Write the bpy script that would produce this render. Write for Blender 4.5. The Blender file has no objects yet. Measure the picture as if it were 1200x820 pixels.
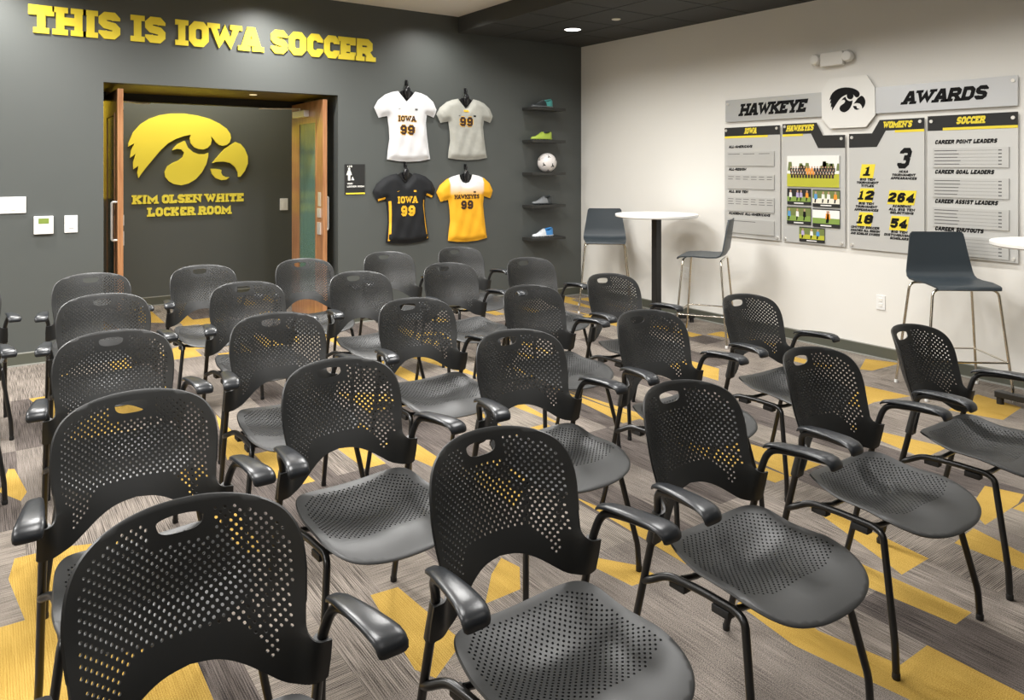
import bpy, bmesh, math, random
from math import sin, cos, pi, radians
from mathutils import Vector, Matrix
from mathutils.geometry import delaunay_2d_cdt

random.seed(7)
C = bpy.context.scene.collection

# ------------------------------------------------------------------ camera
YAW = radians(35.04)
F_PX, HORIZON, CAM_H = 877.9, 194.5, 1.58
cam_d = bpy.data.cameras.new('camera')
cam_d.sensor_width = 36.0
cam_d.lens = F_PX * 36.0 / 1200.0
cam_d.shift_y = -(410.0 - HORIZON) / 1200.0
cam_d.clip_start = 0.05
cam = bpy.data.objects.new('camera', cam_d)
cam.location = (0, 0, CAM_H)
cam.rotation_euler = (pi / 2, 0, -YAW)
C.objects.link(cam)
bpy.context.scene.camera = cam

# ------------------------------------------------------------------ world, exposure, room lights
w = bpy.data.worlds.new('world')
bpy.context.scene.world = w
w.use_nodes = True
w.node_tree.nodes['Background'].inputs[0].default_value = (0.9, 0.95, 1.0, 1)
w.node_tree.nodes['Background'].inputs[1].default_value = 0.3
vs = bpy.context.scene.view_settings
vs.view_transform = 'Standard'
vs.look = 'None'
vs.exposure = 0.27
vs.gamma = 1.0
vs.use_curve_mapping = False

def area_light(name, loc, sx, sy, power, col=(1, 0.985, 0.96), rot=(0, 0, 0)):
    l = bpy.data.lights.new(name, 'AREA')
    l.shape = 'RECTANGLE'; l.size = sx; l.size_y = sy
    l.energy = power; l.color = col
    o = bpy.data.objects.new(name, l)
    o.location = loc; o.rotation_euler = rot
    C.objects.link(o)
    return o

def spot_light(name, loc, power, size_deg, col=(1, 0.975, 0.935), radius=0.05, rot=(0, 0, 0), blend=0.6):
    l = bpy.data.lights.new(name, 'SPOT')
    l.energy = power; l.color = col; l.spot_size = radians(size_deg); l.spot_blend = blend
    l.shadow_soft_size = radius
    o = bpy.data.objects.new(name, l)
    o.location = loc; o.rotation_euler = rot
    C.objects.link(o)
    return o

for lx in (-1.6, 0.6, 2.8):
    for ly, tw in ((-0.4, 8), (2.2, 70), (4.9, 128)):
        area_light('troffer_light', (lx, ly, 3.2), 0.6, 1.2, tw * 0.74).data.spread = radians(162)
# recessed cans in the dark soffit along the white wall, and over the dark wall
for ly, p in ((6.21, 38), (5.3, 42), (4.4, 50), (3.5, 55), (2.6, 55), (1.7, 50), (0.8, 40)):
    spot_light('soffit_can_light', (4.95, ly, 3.03), p, 150, blend=1.0)
for lx in (0.0, 2.15, 3.9):
    spot_light('wall_can_light', (lx, 6.62, 3.19), 150 if lx < 3 else 66, 150, blend=1.0)
# vestibule and corridor
spot_light('vestibule_light', (2.02, 7.55, 2.26), 12, 150, col=(1, 0.93, 0.75))
area_light('corridor_light', (1.9, 8.7, 2.95), 1.6, 0.3, 27)
area_light('corridor_light', (0.1, 8.7, 2.95), 0.6, 0.6, 15)  # extra lamp added to light the gold put behind the doors

# ------------------------------------------------------------------ materials
def mat(name, col, rough=0.5, metal=0.0, spec=0.5, noise=0.0, nscale=40.0, bump=0.0, bscale=200.0, emit=0.0, coat=0.0):
    m = bpy.data.materials.new(name)
    m.use_nodes = True
    nt = m.node_tree
    b = nt.nodes['Principled BSDF']
    b.inputs['Base Color'].default_value = (*col, 1)
    b.inputs['Roughness'].default_value = rough
    b.inputs['Metallic'].default_value = metal
    b.inputs['Specular IOR Level'].default_value = spec
    b.inputs['Coat Weight'].default_value = coat
    if emit:
        b.inputs['Emission Color'].default_value = (*col, 1)
        b.inputs['Emission Strength'].default_value = emit
    if noise or bump:
        tc = nt.nodes.new('ShaderNodeTexCoord')
    if noise:
        n = nt.nodes.new('ShaderNodeTexNoise'); n.inputs['Scale'].default_value = nscale
        n.inputs['Detail'].default_value = 4
        nt.links.new(tc.outputs['Object'], n.inputs['Vector'])
        r = nt.nodes.new('ShaderNodeMapRange')
        r.inputs['To Min'].default_value = 1 - noise; r.inputs['To Max'].default_value = 1 + noise
        nt.links.new(n.outputs['Fac'], r.inputs['Value'])
        mx = nt.nodes.new('ShaderNodeMix'); mx.data_type = 'RGBA'; mx.blend_type = 'MULTIPLY'
        mx.inputs[0].default_value = 1
        mx.inputs[6].default_value = (*col, 1)
        nt.links.new(r.outputs['Result'], mx.inputs[7])
        nt.links.new(mx.outputs[2], b.inputs['Base Color'])
    if bump:
        n2 = nt.nodes.new('ShaderNodeTexNoise'); n2.inputs['Scale'].default_value = bscale
        nt.links.new(tc.outputs['Object'], n2.inputs['Vector'])
        bp = nt.nodes.new('ShaderNodeBump'); bp.inputs['Strength'].default_value = bump
        bp.inputs['Distance'].default_value = 0.01
        nt.links.new(n2.outputs['Fac'], bp.inputs['Height'])
        nt.links.new(bp.outputs['Normal'], b.inputs['Normal'])
    return m

M = {}
M['dark_wall'] = mat('charcoal wall paint', (0.080, 0.087, 0.083), 0.45, noise=0.04, nscale=3, bump=0.02)
M['white_wall'] = mat('warm white wall paint', (0.76, 0.745, 0.70), 0.55, noise=0.02, nscale=2, bump=0.02)
M['ceil_white'] = mat('ceiling white', (0.74, 0.71, 0.66), 0.8)
M['base_green'] = mat('olive grey rubber base', (0.085, 0.088, 0.068), 0.45)
M['base_edge'] = mat('baseboard lip', (0.30, 0.30, 0.27), 0.4)
M['plastic'] = mat('charcoal moulded plastic', (0.019, 0.0195, 0.0192), 0.44, spec=0.55, bump=0.04, bscale=900)
M['arm'] = mat('black arm pad', (0.016, 0.018, 0.021), 0.30, spec=0.5, bump=0.03, bscale=900)
M['tube'] = mat('black gloss steel tube', (0.010, 0.010, 0.010), 0.28, spec=0.5)
M['rubber'] = mat('black rubber', (0.012, 0.012, 0.012), 0.6)
M['yellow'] = mat('gold yellow lettering', (0.82, 0.66, 0.055), 0.6, spec=0.25)
M['hawk_yellow'] = mat('gold yellow acrylic', (0.86, 0.73, 0.08), 0.5, spec=0.3)
M['ink'] = mat('black ink', (0.008, 0.008, 0.008), 0.7, spec=0.15)
M['ink_grey'] = mat('grey ink', (0.10, 0.10, 0.10), 0.5)
M['board'] = mat('brushed silver panel', (0.60, 0.60, 0.58), 0.38, metal=0.35)
M['board_header'] = mat('brushed aluminium header', (0.56, 0.57, 0.58), 0.32, metal=0.5)
M['badge'] = mat('pearl white badge', (0.78, 0.77, 0.73), 0.35)
M['plaque'] = mat('silver plaque', (0.56, 0.56, 0.54), 0.35, metal=0.35)
M['steel'] = mat('polished steel', (0.72, 0.68, 0.60), 0.2, metal=1.0)
M['handle'] = mat('satin steel handle', (0.82, 0.80, 0.75), 0.3, metal=0.6)
M['white_plastic'] = mat('white plastic', (0.80, 0.80, 0.78), 0.4)
M['lcd'] = mat('green lcd', (0.20, 0.27, 0.06), 0.3)
M['table_top'] = mat('white laminate', (0.85, 0.84, 0.81), 0.35)
M['table_base'] = mat('black powder coat', (0.012, 0.012, 0.012), 0.4)
M['stool'] = mat('slate blue grey shell', (0.030, 0.040, 0.048), 0.42, bump=0.03, bscale=600)
M['lamp'] = mat('lit lens', (1.0, 0.97, 0.9), 0.5, emit=9.0)
M['lamp_ring'] = mat('lamp ring', (0.10, 0.10, 0.095), 0.5)
M['cream'] = mat('cream disc', (0.78, 0.74, 0.62), 0.5)
M['jersey_white'] = mat('white knit', (0.67, 0.67, 0.68), 0.75, bump=0.12, bscale=14)
M['jersey_grey'] = mat('heather grey knit', (0.40, 0.40, 0.36), 0.75, noise=0.18, nscale=18, bump=0.12, bscale=14)
M['jersey_black'] = mat('black knit', (0.012, 0.013, 0.015), 0.7, spec=0.3, bump=0.12, bscale=14)
M['gold'] = mat('gold knit', (0.86, 0.44, 0.02), 0.7, bump=0.1, bscale=14)
M['brown'] = mat('dark maroon print', (0.040, 0.016, 0.009), 0.6)
M['orange_print'] = mat('gold print', (0.84, 0.46, 0.02), 0.6)
M['hanger'] = mat('gloss black hanger', (0.012, 0.012, 0.013), 0.18)
M['shelf'] = mat('charcoal shelf', (0.028, 0.028, 0.026), 0.5)
M['teal'] = mat('teal shoe', (0.10, 0.42, 0.40), 0.45)
M['shoe_dark'] = mat('dark shoe', (0.035, 0.042, 0.045), 0.4)
M['lime'] = mat('lime shoe', (0.42, 0.55, 0.08), 0.45)
M['silver_shoe'] = mat('silver shoe', (0.22, 0.23, 0.24), 0.4)
M['white_shoe'] = mat('white shoe', (0.72, 0.76, 0.80), 0.4)
M['blue'] = mat('blue shoe', (0.05, 0.26, 0.62), 0.4)
M['ball'] = mat('white ball', (0.82, 0.78, 0.76), 0.4)
M['black_card'] = mat('charcoal band', (0.022, 0.022, 0.021), 0.55, spec=0.3)
M['sky'] = mat('photo sky', (0.82, 0.82, 0.78), 0.4)
M['tree'] = mat('photo trees', (0.16, 0.20, 0.06), 0.4)
M['grass'] = mat('photo grass', (0.46, 0.46, 0.04), 0.4)
M['grass2'] = mat('photo turf', (0.22, 0.33, 0.07), 0.4)
M['skin'] = mat('photo skin', (0.50, 0.30, 0.20), 0.4)
M['photo_blue'] = mat('photo blue', (0.10, 0.30, 0.58), 0.4)
M['photo_lilac'] = mat('photo lilac', (0.45, 0.38, 0.58), 0.4)
M['photo_orange'] = mat('photo orange', (0.80, 0.30, 0.03), 0.4)

def wood_mat(name, c1, c2):
    m = bpy.data.materials.new(name); m.use_nodes = True
    nt = m.node_tree; b = nt.nodes['Principled BSDF']
    tc = nt.nodes.new('ShaderNodeTexCoord'); mp = nt.nodes.new('ShaderNodeMapping')
    mp.inputs['Scale'].default_value = (30, 30, 1.5)
    n = nt.nodes.new('ShaderNodeTexNoise'); n.inputs['Scale'].default_value = 2.0; n.inputs['Detail'].default_value = 6
    r = nt.nodes.new('ShaderNodeValToRGB')
    r.color_ramp.elements[0].position = 0.3; r.color_ramp.elements[0].color = (*c1, 1)
    r.color_ramp.elements[1].position = 0.7; r.color_ramp.elements[1].color = (*c2, 1)
    nt.links.new(tc.outputs['Object'], mp.inputs['Vector']); nt.links.new(mp.outputs['Vector'], n.inputs['Vector'])
    nt.links.new(n.outputs['Fac'], r.inputs['Fac']); nt.links.new(r.outputs['Color'], b.inputs['Base Color'])
    b.inputs['Roughness'].default_value = 0.3
    b.inputs['Coat Weight'].default_value = 0.6
    b.inputs['Coat Roughness'].default_value = 0.18
    return m
M['wood'] = wood_mat('cherry veneer', (0.24, 0.10, 0.042), (0.44, 0.22, 0.10))

def glass_mat():
    m = bpy.data.materials.new('green tinted glass'); m.use_nodes = True
    nt = m.node_tree; nt.nodes.remove(nt.nodes['Principled BSDF'])
    tr = nt.nodes.new('ShaderNodeBsdfTransparent'); tr.inputs['Color'].default_value = (0.86, 0.94, 0.89, 1)
    df = nt.nodes.new('ShaderNodeBsdfDiffuse'); df.inputs['Color'].default_value = (0.30, 0.58, 0.47, 1)
    m0 = nt.nodes.new('ShaderNodeMixShader'); m0.inputs[0].default_value = 0.28
    nt.links.new(tr.outputs[0], m0.inputs[1]); nt.links.new(df.outputs[0], m0.inputs[2])
    gl = nt.nodes.new('ShaderNodeBsdfGlossy'); gl.inputs['Roughness'].default_value = 0.14
    fr = nt.nodes.new('ShaderNodeFresnel'); fr.inputs['IOR'].default_value = 1.6
    mx = nt.nodes.new('ShaderNodeMixShader')
    nt.links.new(fr.outputs[0], mx.inputs[0]); nt.links.new(m0.outputs[0], mx.inputs[1]); nt.links.new(gl.outputs[0], mx.inputs[2])
    nt.links.new(mx.outputs[0], nt.nodes['Material Output'].inputs['Surface'])
    return m
M['glass'] = glass_mat()

def carpet_mat(name, dark, light, period, rib, streak, speck, contrast, turned=False):
    """tufted ribs running along Y, broken by streaks and specks"""
    m = bpy.data.materials.new(name); m.use_nodes = True
    nt = m.node_tree; b = nt.nodes['Principled BSDF']
    L = nt.links.new
    def math_(op, a, b_=None, c=None):
        n = nt.nodes.new('ShaderNodeMath'); n.operation = op
        for k, v in enumerate((a, b_, c)):
            if v is None: continue
            if isinstance(v, (int, float)): n.inputs[k].default_value = v
            else: L(v, n.inputs[k])
        return n.outputs[0]
    def noise(scale, detail=2):
        mp = nt.nodes.new('ShaderNodeMapping'); mp.inputs['Scale'].default_value = scale
        n = nt.nodes.new('ShaderNodeTexNoise'); n.inputs['Scale'].default_value = 1; n.inputs['Detail'].default_value = detail
        L(tc.outputs['Object'], mp.inputs['Vector']); L(mp.outputs['Vector'], n.inputs['Vector'])
        return math_('SUBTRACT', n.outputs['Fac'], 0.5)
    tc = nt.nodes.new('ShaderNodeTexCoord')
    sx = nt.nodes.new('ShaderNodeSeparateXYZ'); L(tc.outputs['Object'], sx.inputs[0])
    ph = math_('MULTIPLY_ADD', noise((9, 4, 1)), 3.0, math_('MULTIPLY', sx.outputs['Y' if turned else 'X'], 2 * pi / period))
    wave = math_('MULTIPLY', math_('SINE', ph), 0.5)
    v = math_('MULTIPLY', wave, rib)
    v = math_('MULTIPLY_ADD', noise((5, 260, 1) if turned else (260, 5, 1)), streak, v)
    v = math_('MULTIPLY_ADD', noise((420, 330, 1), 1), speck, v)
    v = math_('MULTIPLY_ADD', noise((4, 3, 1), 3), 0.8, v)
    r = nt.nodes.new('ShaderNodeMapRange')
    r.inputs['From Min'].default_value = -contrast; r.inputs['From Max'].default_value = contrast
    L(v, r.inputs['Value'])
    mx = nt.nodes.new('ShaderNodeMix'); mx.data_type = 'RGBA'
    mx.inputs[6].default_value = (*dark, 1); mx.inputs[7].default_value = (*light, 1)
    L(r.outputs[0], mx.inputs[0]); L(mx.outputs[2], b.inputs['Base Color'])
    b.inputs['Roughness'].default_value = 0.95
    b.inputs['Specular IOR Level'].default_value = 0.1
    bp = nt.nodes.new('ShaderNodeBump'); bp.inputs['Strength'].default_value = 0.35; bp.inputs['Distance'].default_value = 0.003
    L(v, bp.inputs['Height']); L(bp.outputs['Normal'], b.inputs['Normal'])
    return m
M['carpet_a'] = carpet_mat('carpet ribbed taupe', (0.050, 0.042, 0.036), (0.335, 0.29, 0.25), 0.0075, 0.30, 2.4, 1.9, 0.50)
M['carpet_b'] = carpet_mat('carpet striped taupe', (0.030, 0.026, 0.024), (0.40, 0.35, 0.295), 0.0082, 0.80, 1.6, 1.0, 0.52)
M['carpet_c'] = carpet_mat('carpet mottled taupe', (0.050, 0.042, 0.037), (0.31, 0.27, 0.235), 0.0070, 0.15, 1.3, 3.0, 0.52)
M['carpet_d'] = carpet_mat('carpet dark taupe', (0.024, 0.020, 0.019), (0.175, 0.148, 0.132), 0.0075, 0.25, 2.2, 2.0, 0.50)
M['carpet_e'] = carpet_mat('carpet turned taupe', (0.028, 0.024, 0.022), (0.37, 0.32, 0.27), 0.0066, 0.55, 1.6, 1.2, 0.52, True)
M['carpet_y'] = carpet_mat('carpet gold', (0.24, 0.14, 0.020), (0.60, 0.40, 0.105), 0.0075, 0.25, 0.8, 2.6, 0.60)

# ------------------------------------------------------------------ mesh helpers
def link(name, me, parent=None, smooth=None):
    o = bpy.data.objects.new(name, me)
    C.objects.link(o)
    if parent: o.parent = parent
    return o

def obj(name, bm, mats, parent=None, smooth=None):
    me = bpy.data.meshes.new(name)
    bmesh.ops.recalc_face_normals(bm, faces=bm.faces)
    bm.to_mesh(me); bm.free()
    for m in (mats if isinstance(mats, (list, tuple)) else [mats]):
        me.materials.append(m)
    if smooth is not None:
        for p in me.polygons: p.use_smooth = True
        me.set_sharp_from_angle(angle=radians(smooth))
    return link(name, me, parent)

def thing(name, label, cat, loc=(0, 0, 0), rz=0, group=None):
    o = bpy.data.objects.new(name, None)
    o.empty_display_size = 0.1
    C.objects.link(o)
    o.location = loc; o.rotation_euler = (0, 0, rz)
    o['label'] = label; o['category'] = cat
    if group: o['group'] = group
    return o

def tag(o, label, cat, group=None):
    o['label'] = label; o['category'] = cat
    if group: o['group'] = group
    return o

def struct(name, bm, m, smooth=None):
    o = obj(name, bm, m, None, smooth)
    o['kind'] = 'structure'
    return o

def box(bm, x0, x1, y0, y1, z0, z1, mi=0, bevel=0.0):
    vs_ = [bm.verts.new((x, y, z)) for x in (x0, x1) for y in (y0, y1) for z in (z0, z1)]
    fs = [(0, 1, 3, 2), (4, 6, 7, 5), (0, 4, 5, 1), (2, 3, 7, 6), (0, 2, 6, 4), (1, 5, 7, 3)]
    faces = []
    for f in fs:
        fa = bm.faces.new([vs_[i] for i in f]); fa.material_index = mi; faces.append(fa)
    if bevel:
        edges = list({e for f in faces for e in f.edges})
        r = bmesh.ops.bevel(bm, geom=edges, offset=bevel, segments=2, profile=0.6, affect='EDGES')
        for f in r['faces']: f.material_index = mi
    return vs_

def fillet(pts, r, n=6):
    """round the corners of a polyline"""
    pts = [Vector(p) for p in pts]
    rs = r if isinstance(r, (list, tuple)) else [r] * len(pts)
    out = [pts[0]]
    for i in range(1, len(pts) - 1):
        a, b, c = pts[i - 1], pts[i], pts[i + 1]
        d1 = (a - b); d2 = (c - b)
        rr = min(rs[i], d1.length * 0.48, d2.length * 0.48)
        p1 = b + d1.normalized() * rr; p2 = b + d2.normalized() * rr
        for k in range(n + 1):
            t = k / n
            out.append(p1 * (1 - t) ** 2 + b * 2 * t * (1 - t) + p2 * t * t)
    out.append(pts[-1])
    return out

def tube(bm, pts, r, seg=10, mi=0, caps=True, up=None):
    pts = [Vector(p) for p in pts]
    n = len(pts)
    rs = r if isinstance(r, (list, tuple)) else [r] * n
    rings = []
    t0 = (pts[1] - pts[0]).normalized()
    ref = Vector((0, 0, 1)) if abs(t0.z) < 0.9 else Vector((1, 0, 0))
    u = t0.cross(ref).normalized()
    for i in range(n):
        if i == 0: t = pts[1] - pts[0]
        elif i == n - 1: t = pts[-1] - pts[-2]
        else: t = (pts[i + 1] - pts[i]).normalized() + (pts[i] - pts[i - 1]).normalized()
        t.normalize()
        u = (u - t * u.dot(t)).normalized()
        v = t.cross(u)
        rings.append([bm.verts.new(pts[i] + (u * cos(2 * pi * k / seg) + v * sin(2 * pi * k / seg)) * rs[i]) for k in range(seg)])
    for a, b in zip(rings, rings[1:]):
        for k in range(seg):
            f = bm.faces.new((a[k], a[(k + 1) % seg], b[(k + 1) % seg], b[k])); f.material_index = mi
    if caps:
        bm.faces.new(rings[0][::-1]).material_index = mi
        bm.faces.new(rings[-1]).material_index = mi

def loft(bm, rings, closed=True, caps=True, mi=0):
    R = [[bm.verts.new(p) for p in ring] for ring in rings]
    for a, b in zip(R, R[1:]):
        n = len(a)
        for k in range(n if closed else n - 1):
            f = bm.faces.new((a[k], a[(k + 1) % n], b[(k + 1) % n], b[k])); f.material_index = mi
    if caps:
        bm.faces.new(R[0][::-1]).material_index = mi
        bm.faces.new(R[-1]).material_index = mi
    return R

def lathe(bm, prof, seg=32, center=(0, 0, 0), mi=0):
    c = Vector(center)
    rings = [[c + Vector((r * cos(2 * pi * k / seg), r * sin(2 * pi * k / seg), z)) for k in range(seg)] for r, z in prof]
    loft(bm, rings, True, True, mi)

def prism(bm, pts2, f, d0, d1, mi=0):
    """extrude a 2-D polygon; f(x, y, d) -> world point"""
    if len(pts2) > 4:
        union_prism(bm, [pts2], f, d0, d1, mi); return
    a = [bm.verts.new(f(x, y, d0)) for x, y in pts2]
    b = [bm.verts.new(f(x, y, d1)) for x, y in pts2]
    n = len(pts2)
    fs = [bm.faces.new(a), bm.faces.new(b[::-1])]
    for k in range(n):
        fs.append(bm.faces.new((a[k], b[k], b[(k + 1) % n], a[(k + 1) % n])))
    for q in fs: q.material_index = mi

def union_prism(bm, polys, f, d0, d1, mi=0):
    """extrude the union of several 2-D polygons as one clean solid"""
    V = []; E_ = []
    for p in polys:
        s0 = len(V); V += [Vector(q) for q in p]
        E_ += [(s0 + k, s0 + (k + 1) % len(p)) for k in range(len(p))]
    ov, oe, of, *_ = delaunay_2d_cdt(V, E_, [], 0, 1e-6, True)
    A = [None] * len(ov); B = [None] * len(ov)
    def g(i):
        if A[i] is None:
            A[i] = bm.verts.new(f(ov[i][0], ov[i][1], d1)); B[i] = bm.verts.new(f(ov[i][0], ov[i][1], d0))
        return i
    bd = {}
    for t in of:
        cx = sum(ov[k][0] for k in t) / 3; cy = sum(ov[k][1] for k in t) / 3
        if not any(in_poly(cx, cy, p) for p in polys): continue
        for k in t: g(k)
        bm.faces.new([A[k] for k in t]).material_index = mi
        bm.faces.new([B[k] for k in t][::-1]).material_index = mi
        for k in range(3):
            a, b = t[k], t[(k + 1) % 3]
            if (b, a) in bd: del bd[(b, a)]
            else: bd[(a, b)] = 1
    for a, b in bd:
        bm.faces.new((A[b], A[a], B[a], B[b])).material_index = mi

def in_poly(x, y, poly):
    c = False; n = len(poly); j = n - 1
    for i in range(n):
        xi, yi = poly[i]; xj, yj = poly[j]
        if (yi > y) != (yj > y) and x < (xj - xi) * (y - yi) / (yj - yi) + xi: c = not c
        j = i
    return c

def seg_dist(px, py, poly):
    best = 9
    n = len(poly)
    for i in range(n):
        ax, ay = poly[i]; bx, by = poly[(i + 1) % n]
        dx, dy = bx - ax, by - ay
        l = dx * dx + dy * dy
        t = 0 if l == 0 else max(0, min(1, ((px - ax) * dx + (py - ay) * dy) / l))
        best = min(best, math.hypot(px - ax - t * dx, py - ay - t * dy))
    return best

def spline_closed(pts, n=6):
    out = []; N = len(pts)
    for i in range(N):
        p0, p1, p2, p3 = (Vector(pts[(i + k - 1) % N]) for k in range(4))
        for k in range(n):
            t = k / n
            out.append(tuple(0.5 * (2 * p1 + (p2 - p0) * t + (2 * p0 - 5 * p1 + 4 * p2 - p3) * t * t + (3 * p1 - p0 - 3 * p2 + p3) * t ** 3)))
    return out

def sheet(bm, outline, holes, inner, front, back, rim=0.0, rimfn=None):
    """thin shell: outline and holes are 2-D loops, front/back map (u,v) to 3-D"""
    verts = []; edges = []; loops = []
    for lp in [outline] + holes:
        s = len(verts); verts += [Vector(p) for p in lp]
        edges += [(s + k, s + (k + 1) % len(lp)) for k in range(len(lp))]
        loops.append(range(s, s + len(lp)))
    verts += [Vector(p) for p in inner]
    hole_of = {}
    for h, lp in enumerate(loops[1:]):
        for i in lp: hole_of[i] = h
    ov, oe, of, iv, ie, if_ = delaunay_2d_cdt(verts, edges, [], 0, 1e-6, True)
    src = [ids[0] if ids else None for ids in iv]
    F = [bm.verts.new(front(*p)) for p in ov]
    B = [bm.verts.new(back(*p)) for p in ov]
    used = set()
    bd = {}
    for f in of:
        hs = {hole_of.get(src[i], -1) for i in f}
        if len(hs) == 1 and -1 not in hs: continue
        cx = sum(ov[i][0] for i in f) / 3; cy = sum(ov[i][1] for i in f) / 3
        if not in_poly(cx, cy, outline): continue
        bm.faces.new([F[i] for i in f]); bm.faces.new([B[i] for i in f][::-1])
        for k in range(3):
            a, b = f[k], f[(k + 1) % 3]
            if (b, a) in bd: del bd[(b, a)]
            else: bd[(a, b)] = 1
    nxt = dict(bd.keys())
    outer = set(loops[0])
    mid = {}
    def is_outer(i): return src[i] in outer
    for a, b in bd:
        if rim and is_outer(a) and is_outer(b):
            for i in (a, b):
                if i not in mid: mid[i] = bm.verts.new(rimfn(*ov[i]))
            bm.faces.new((F[b], F[a], mid[a], mid[b])); bm.faces.new((mid[b], mid[a], B[a], B[b]))
        else:
            bm.faces.new((F[b], F[a], B[a], B[b]))
    for v in [v for v in bm.verts if not v.link_faces]: bm.verts.remove(v)

# ------------------------------------------------------------------ block slab lettering
GL = {
 'A': (0.95, [[(0, 0), (.38, 1), (.62, 1), (1, 0)], [(.22, .3), (.78, .3)]], [(0, 0), (1, 0)]),
 'B': (0.85, [[(0, 0), (0, 1), (.75, 1), (1, .85), (1, .65), (.8, .52), (0, .52)], [(.8, .52), (1, .38), (1, .15), (.75, 0), (0, 0)]], []),
 'C': (0.8, [[(1, .7), (1, .8), (.75, 1), (.25, 1), (0, .8), (0, .2), (.25, 0), (.75, 0), (1, .2), (1, .3)]], []),
 'D': (0.85, [[(0, 0), (0, 1), (.72, 1), (1, .8), (1, .2), (.72, 0), (0, 0)]], []),
 'E': (0.8, [[(1, .72), (1, 1), (0, 1), (0, 0), (1, 0), (1, .28)], [(0, .5), (.72, .5)]], [(0, 0), (0, 1)]),
 'F': (0.8, [[(1, .72), (1, 1), (0, 1), (0, 0)], [(0, .5), (.72, .5)]], [(0, 0), (0, 1)]),
 'G': (0.85, [[(1, .72), (1, .8), (.75, 1), (.25, 1), (0, .8), (0, .2), (.25, 0), (1, 0), (1, .45), (.55, .45)]], []),
 'H': (0.95, [[(0, 0), (0, 1)], [(1, 0), (1, 1)], [(0, .5), (1, .5)]], [(0, 0), (0, 1), (1, 0), (1, 1)]),
 'I': (0.46, [[(.5, 0), (.5, 1)]], [(.5, 0), (.5, 1)]),
 'J': (0.75, [[(1, 1), (1, .2), (.75, 0), (.25, 0), (0, .2), (0, .35)]], [(1, 1)]),
 'K': (0.95, [[(0, 0), (0, 1)], [(1, 1), (.08, .45)], [(.3, .58), (1, 0)]], [(0, 0), (0, 1), (1, 0), (1, 1)]),
 'L': (0.78, [[(0, 1), (0, 0), (1, 0), (1, .35)]], [(0, 1), (0, 0)]),
 'M': (1.15, [[(0, 0), (0, 1), (.5, .3), (1, 1), (1, 0)]], [(0, 0), (1, 0)]),
 'N': (0.95, [[(0, 0), (0, 1), (1, 0), (1, 1)]], [(0, 0), (0, 1), (1, 1)]),
 'O': (0.85, [[(.25, 0), (0, .2), (0, .8), (.25, 1), (.75, 1), (1, .8), (1, .2), (.75, 0), (.25, 0)]], []),
 'P': (0.85, [[(0, 0), (0, 1), (.75, 1), (1, .85), (1, .6), (.75, .42), (0, .42)]], [(0, 0)]),
 'Q': (0.85, [[(.25, 0), (0, .2), (0, .8), (.25, 1), (.75, 1), (1, .8), (1, .2), (.75, 0), (.25, 0)], [(.6, .3), (1, 0)]], []),
 'R': (0.92, [[(0, 0), (0, 1), (.7, 1), (.92, .85), (.92, .62), (.7, .47), (0, .47)], [(.55, .47), (1, 0)]], [(0, 0), (1, 0)]),
 'S': (0.82, [[(1, .78), (1, .84), (.78, 1), (.22, 1), (0, .85), (0, .68), (.2, .54), (.8, .46), (1, .32), (1, .15), (.78, 0), (.22, 0), (0, .16), (0, .22)]], []),
 'T': (0.9, [[(0, .7), (0, 1), (1, 1), (1, .7)], [(.5, 1), (.5, 0)]], [(.5, 0)]),
 'U': (0.9, [[(0, 1), (0, .2), (.25, 0), (.75, 0), (1, .2), (1, 1)]], [(0, 1), (1, 1)]),
 'V': (0.95, [[(0, 1), (.5, 0), (1, 1)]], [(0, 1), (1, 1)]),
 'W': (1.3, [[(0, 1), (.25, 0), (.5, .8), (.75, 0), (1, 1)]], [(0, 1), (1, 1)]),
 'X': (0.95, [[(0, 0), (1, 1)], [(0, 1), (1, 0)]], [(0, 0), (1, 1), (0, 1), (1, 0)]),
 'Y': (0.95, [[(0, 1), (.5, .45), (1, 1)], [(.5, .45), (.5, 0)]], [(0, 1), (1, 1), (.5, 0)]),
 'Z': (0.8, [[(0, 1), (1, 1), (0, 0), (1, 0)]], []),
 '0': (0.75, [[(.25, 0), (0, .2), (0, .8), (.25, 1), (.75, 1), (1, .8), (1, .2), (.75, 0), (.25, 0)]], []),
 '1': (0.5, [[(.1, .8), (.5, 1), (.5, 0)]], [(.5, 0)]),
 '2': (0.75, [[(0, .72), (0, .85), (.25, 1), (.75, 1), (1, .85), (1, .62), (0, .15), (0, 0), (1, 0)]], []),
 '3': (0.78, [[(0, .8), (0, .86), (.22, 1), (.78, 1), (1, .85), (1, .66), (.8, .53), (.4, .53)], [(.8, .53), (1, .38), (1, .15), (.78, 0), (.22, 0), (0, .14), (0, .2)]], []),
 '4': (0.8, [[(.7, 0), (.7, 1), (0, .35), (0, .25), (1, .25)]], [(.7, 0)]),
 '5': (0.75, [[(1, 1), (0, 1), (0, .58), (.75, .6), (1, .45), (1, .18), (.75, 0), (.25, 0), (0, .15), (0, .25)]], []),
 '6': (0.75, [[(1, .78), (1, .85), (.75, 1), (.25, 1), (0, .8), (0, .2), (.25, 0), (.75, 0), (1, .2), (1, .4), (.75, .58), (0, .5)]], []),
 '8': (0.75, [[(.25, .52), (0, .65), (0, .85), (.25, 1), (.75, 1), (1, .85), (1, .65), (.75, .52), (.25, .52), (0, .38), (0, .15), (.25, 0), (.75, 0), (1, .15), (1, .38), (.75, .52)]], []),
 '9': (0.75, [[(0, .22), (0, .15), (.25, 0), (.75, 0), (1, .2), (1, .8), (.75, 1), (.25, 1), (0, .8), (0, .6), (.25, .42), (1, .5)]], []),
 "'": (0.3, [[(.5, 1), (.5, .75)]], []),
 '-': (0.5, [[(0, .5), (1, .5)]], []),
}

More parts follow.
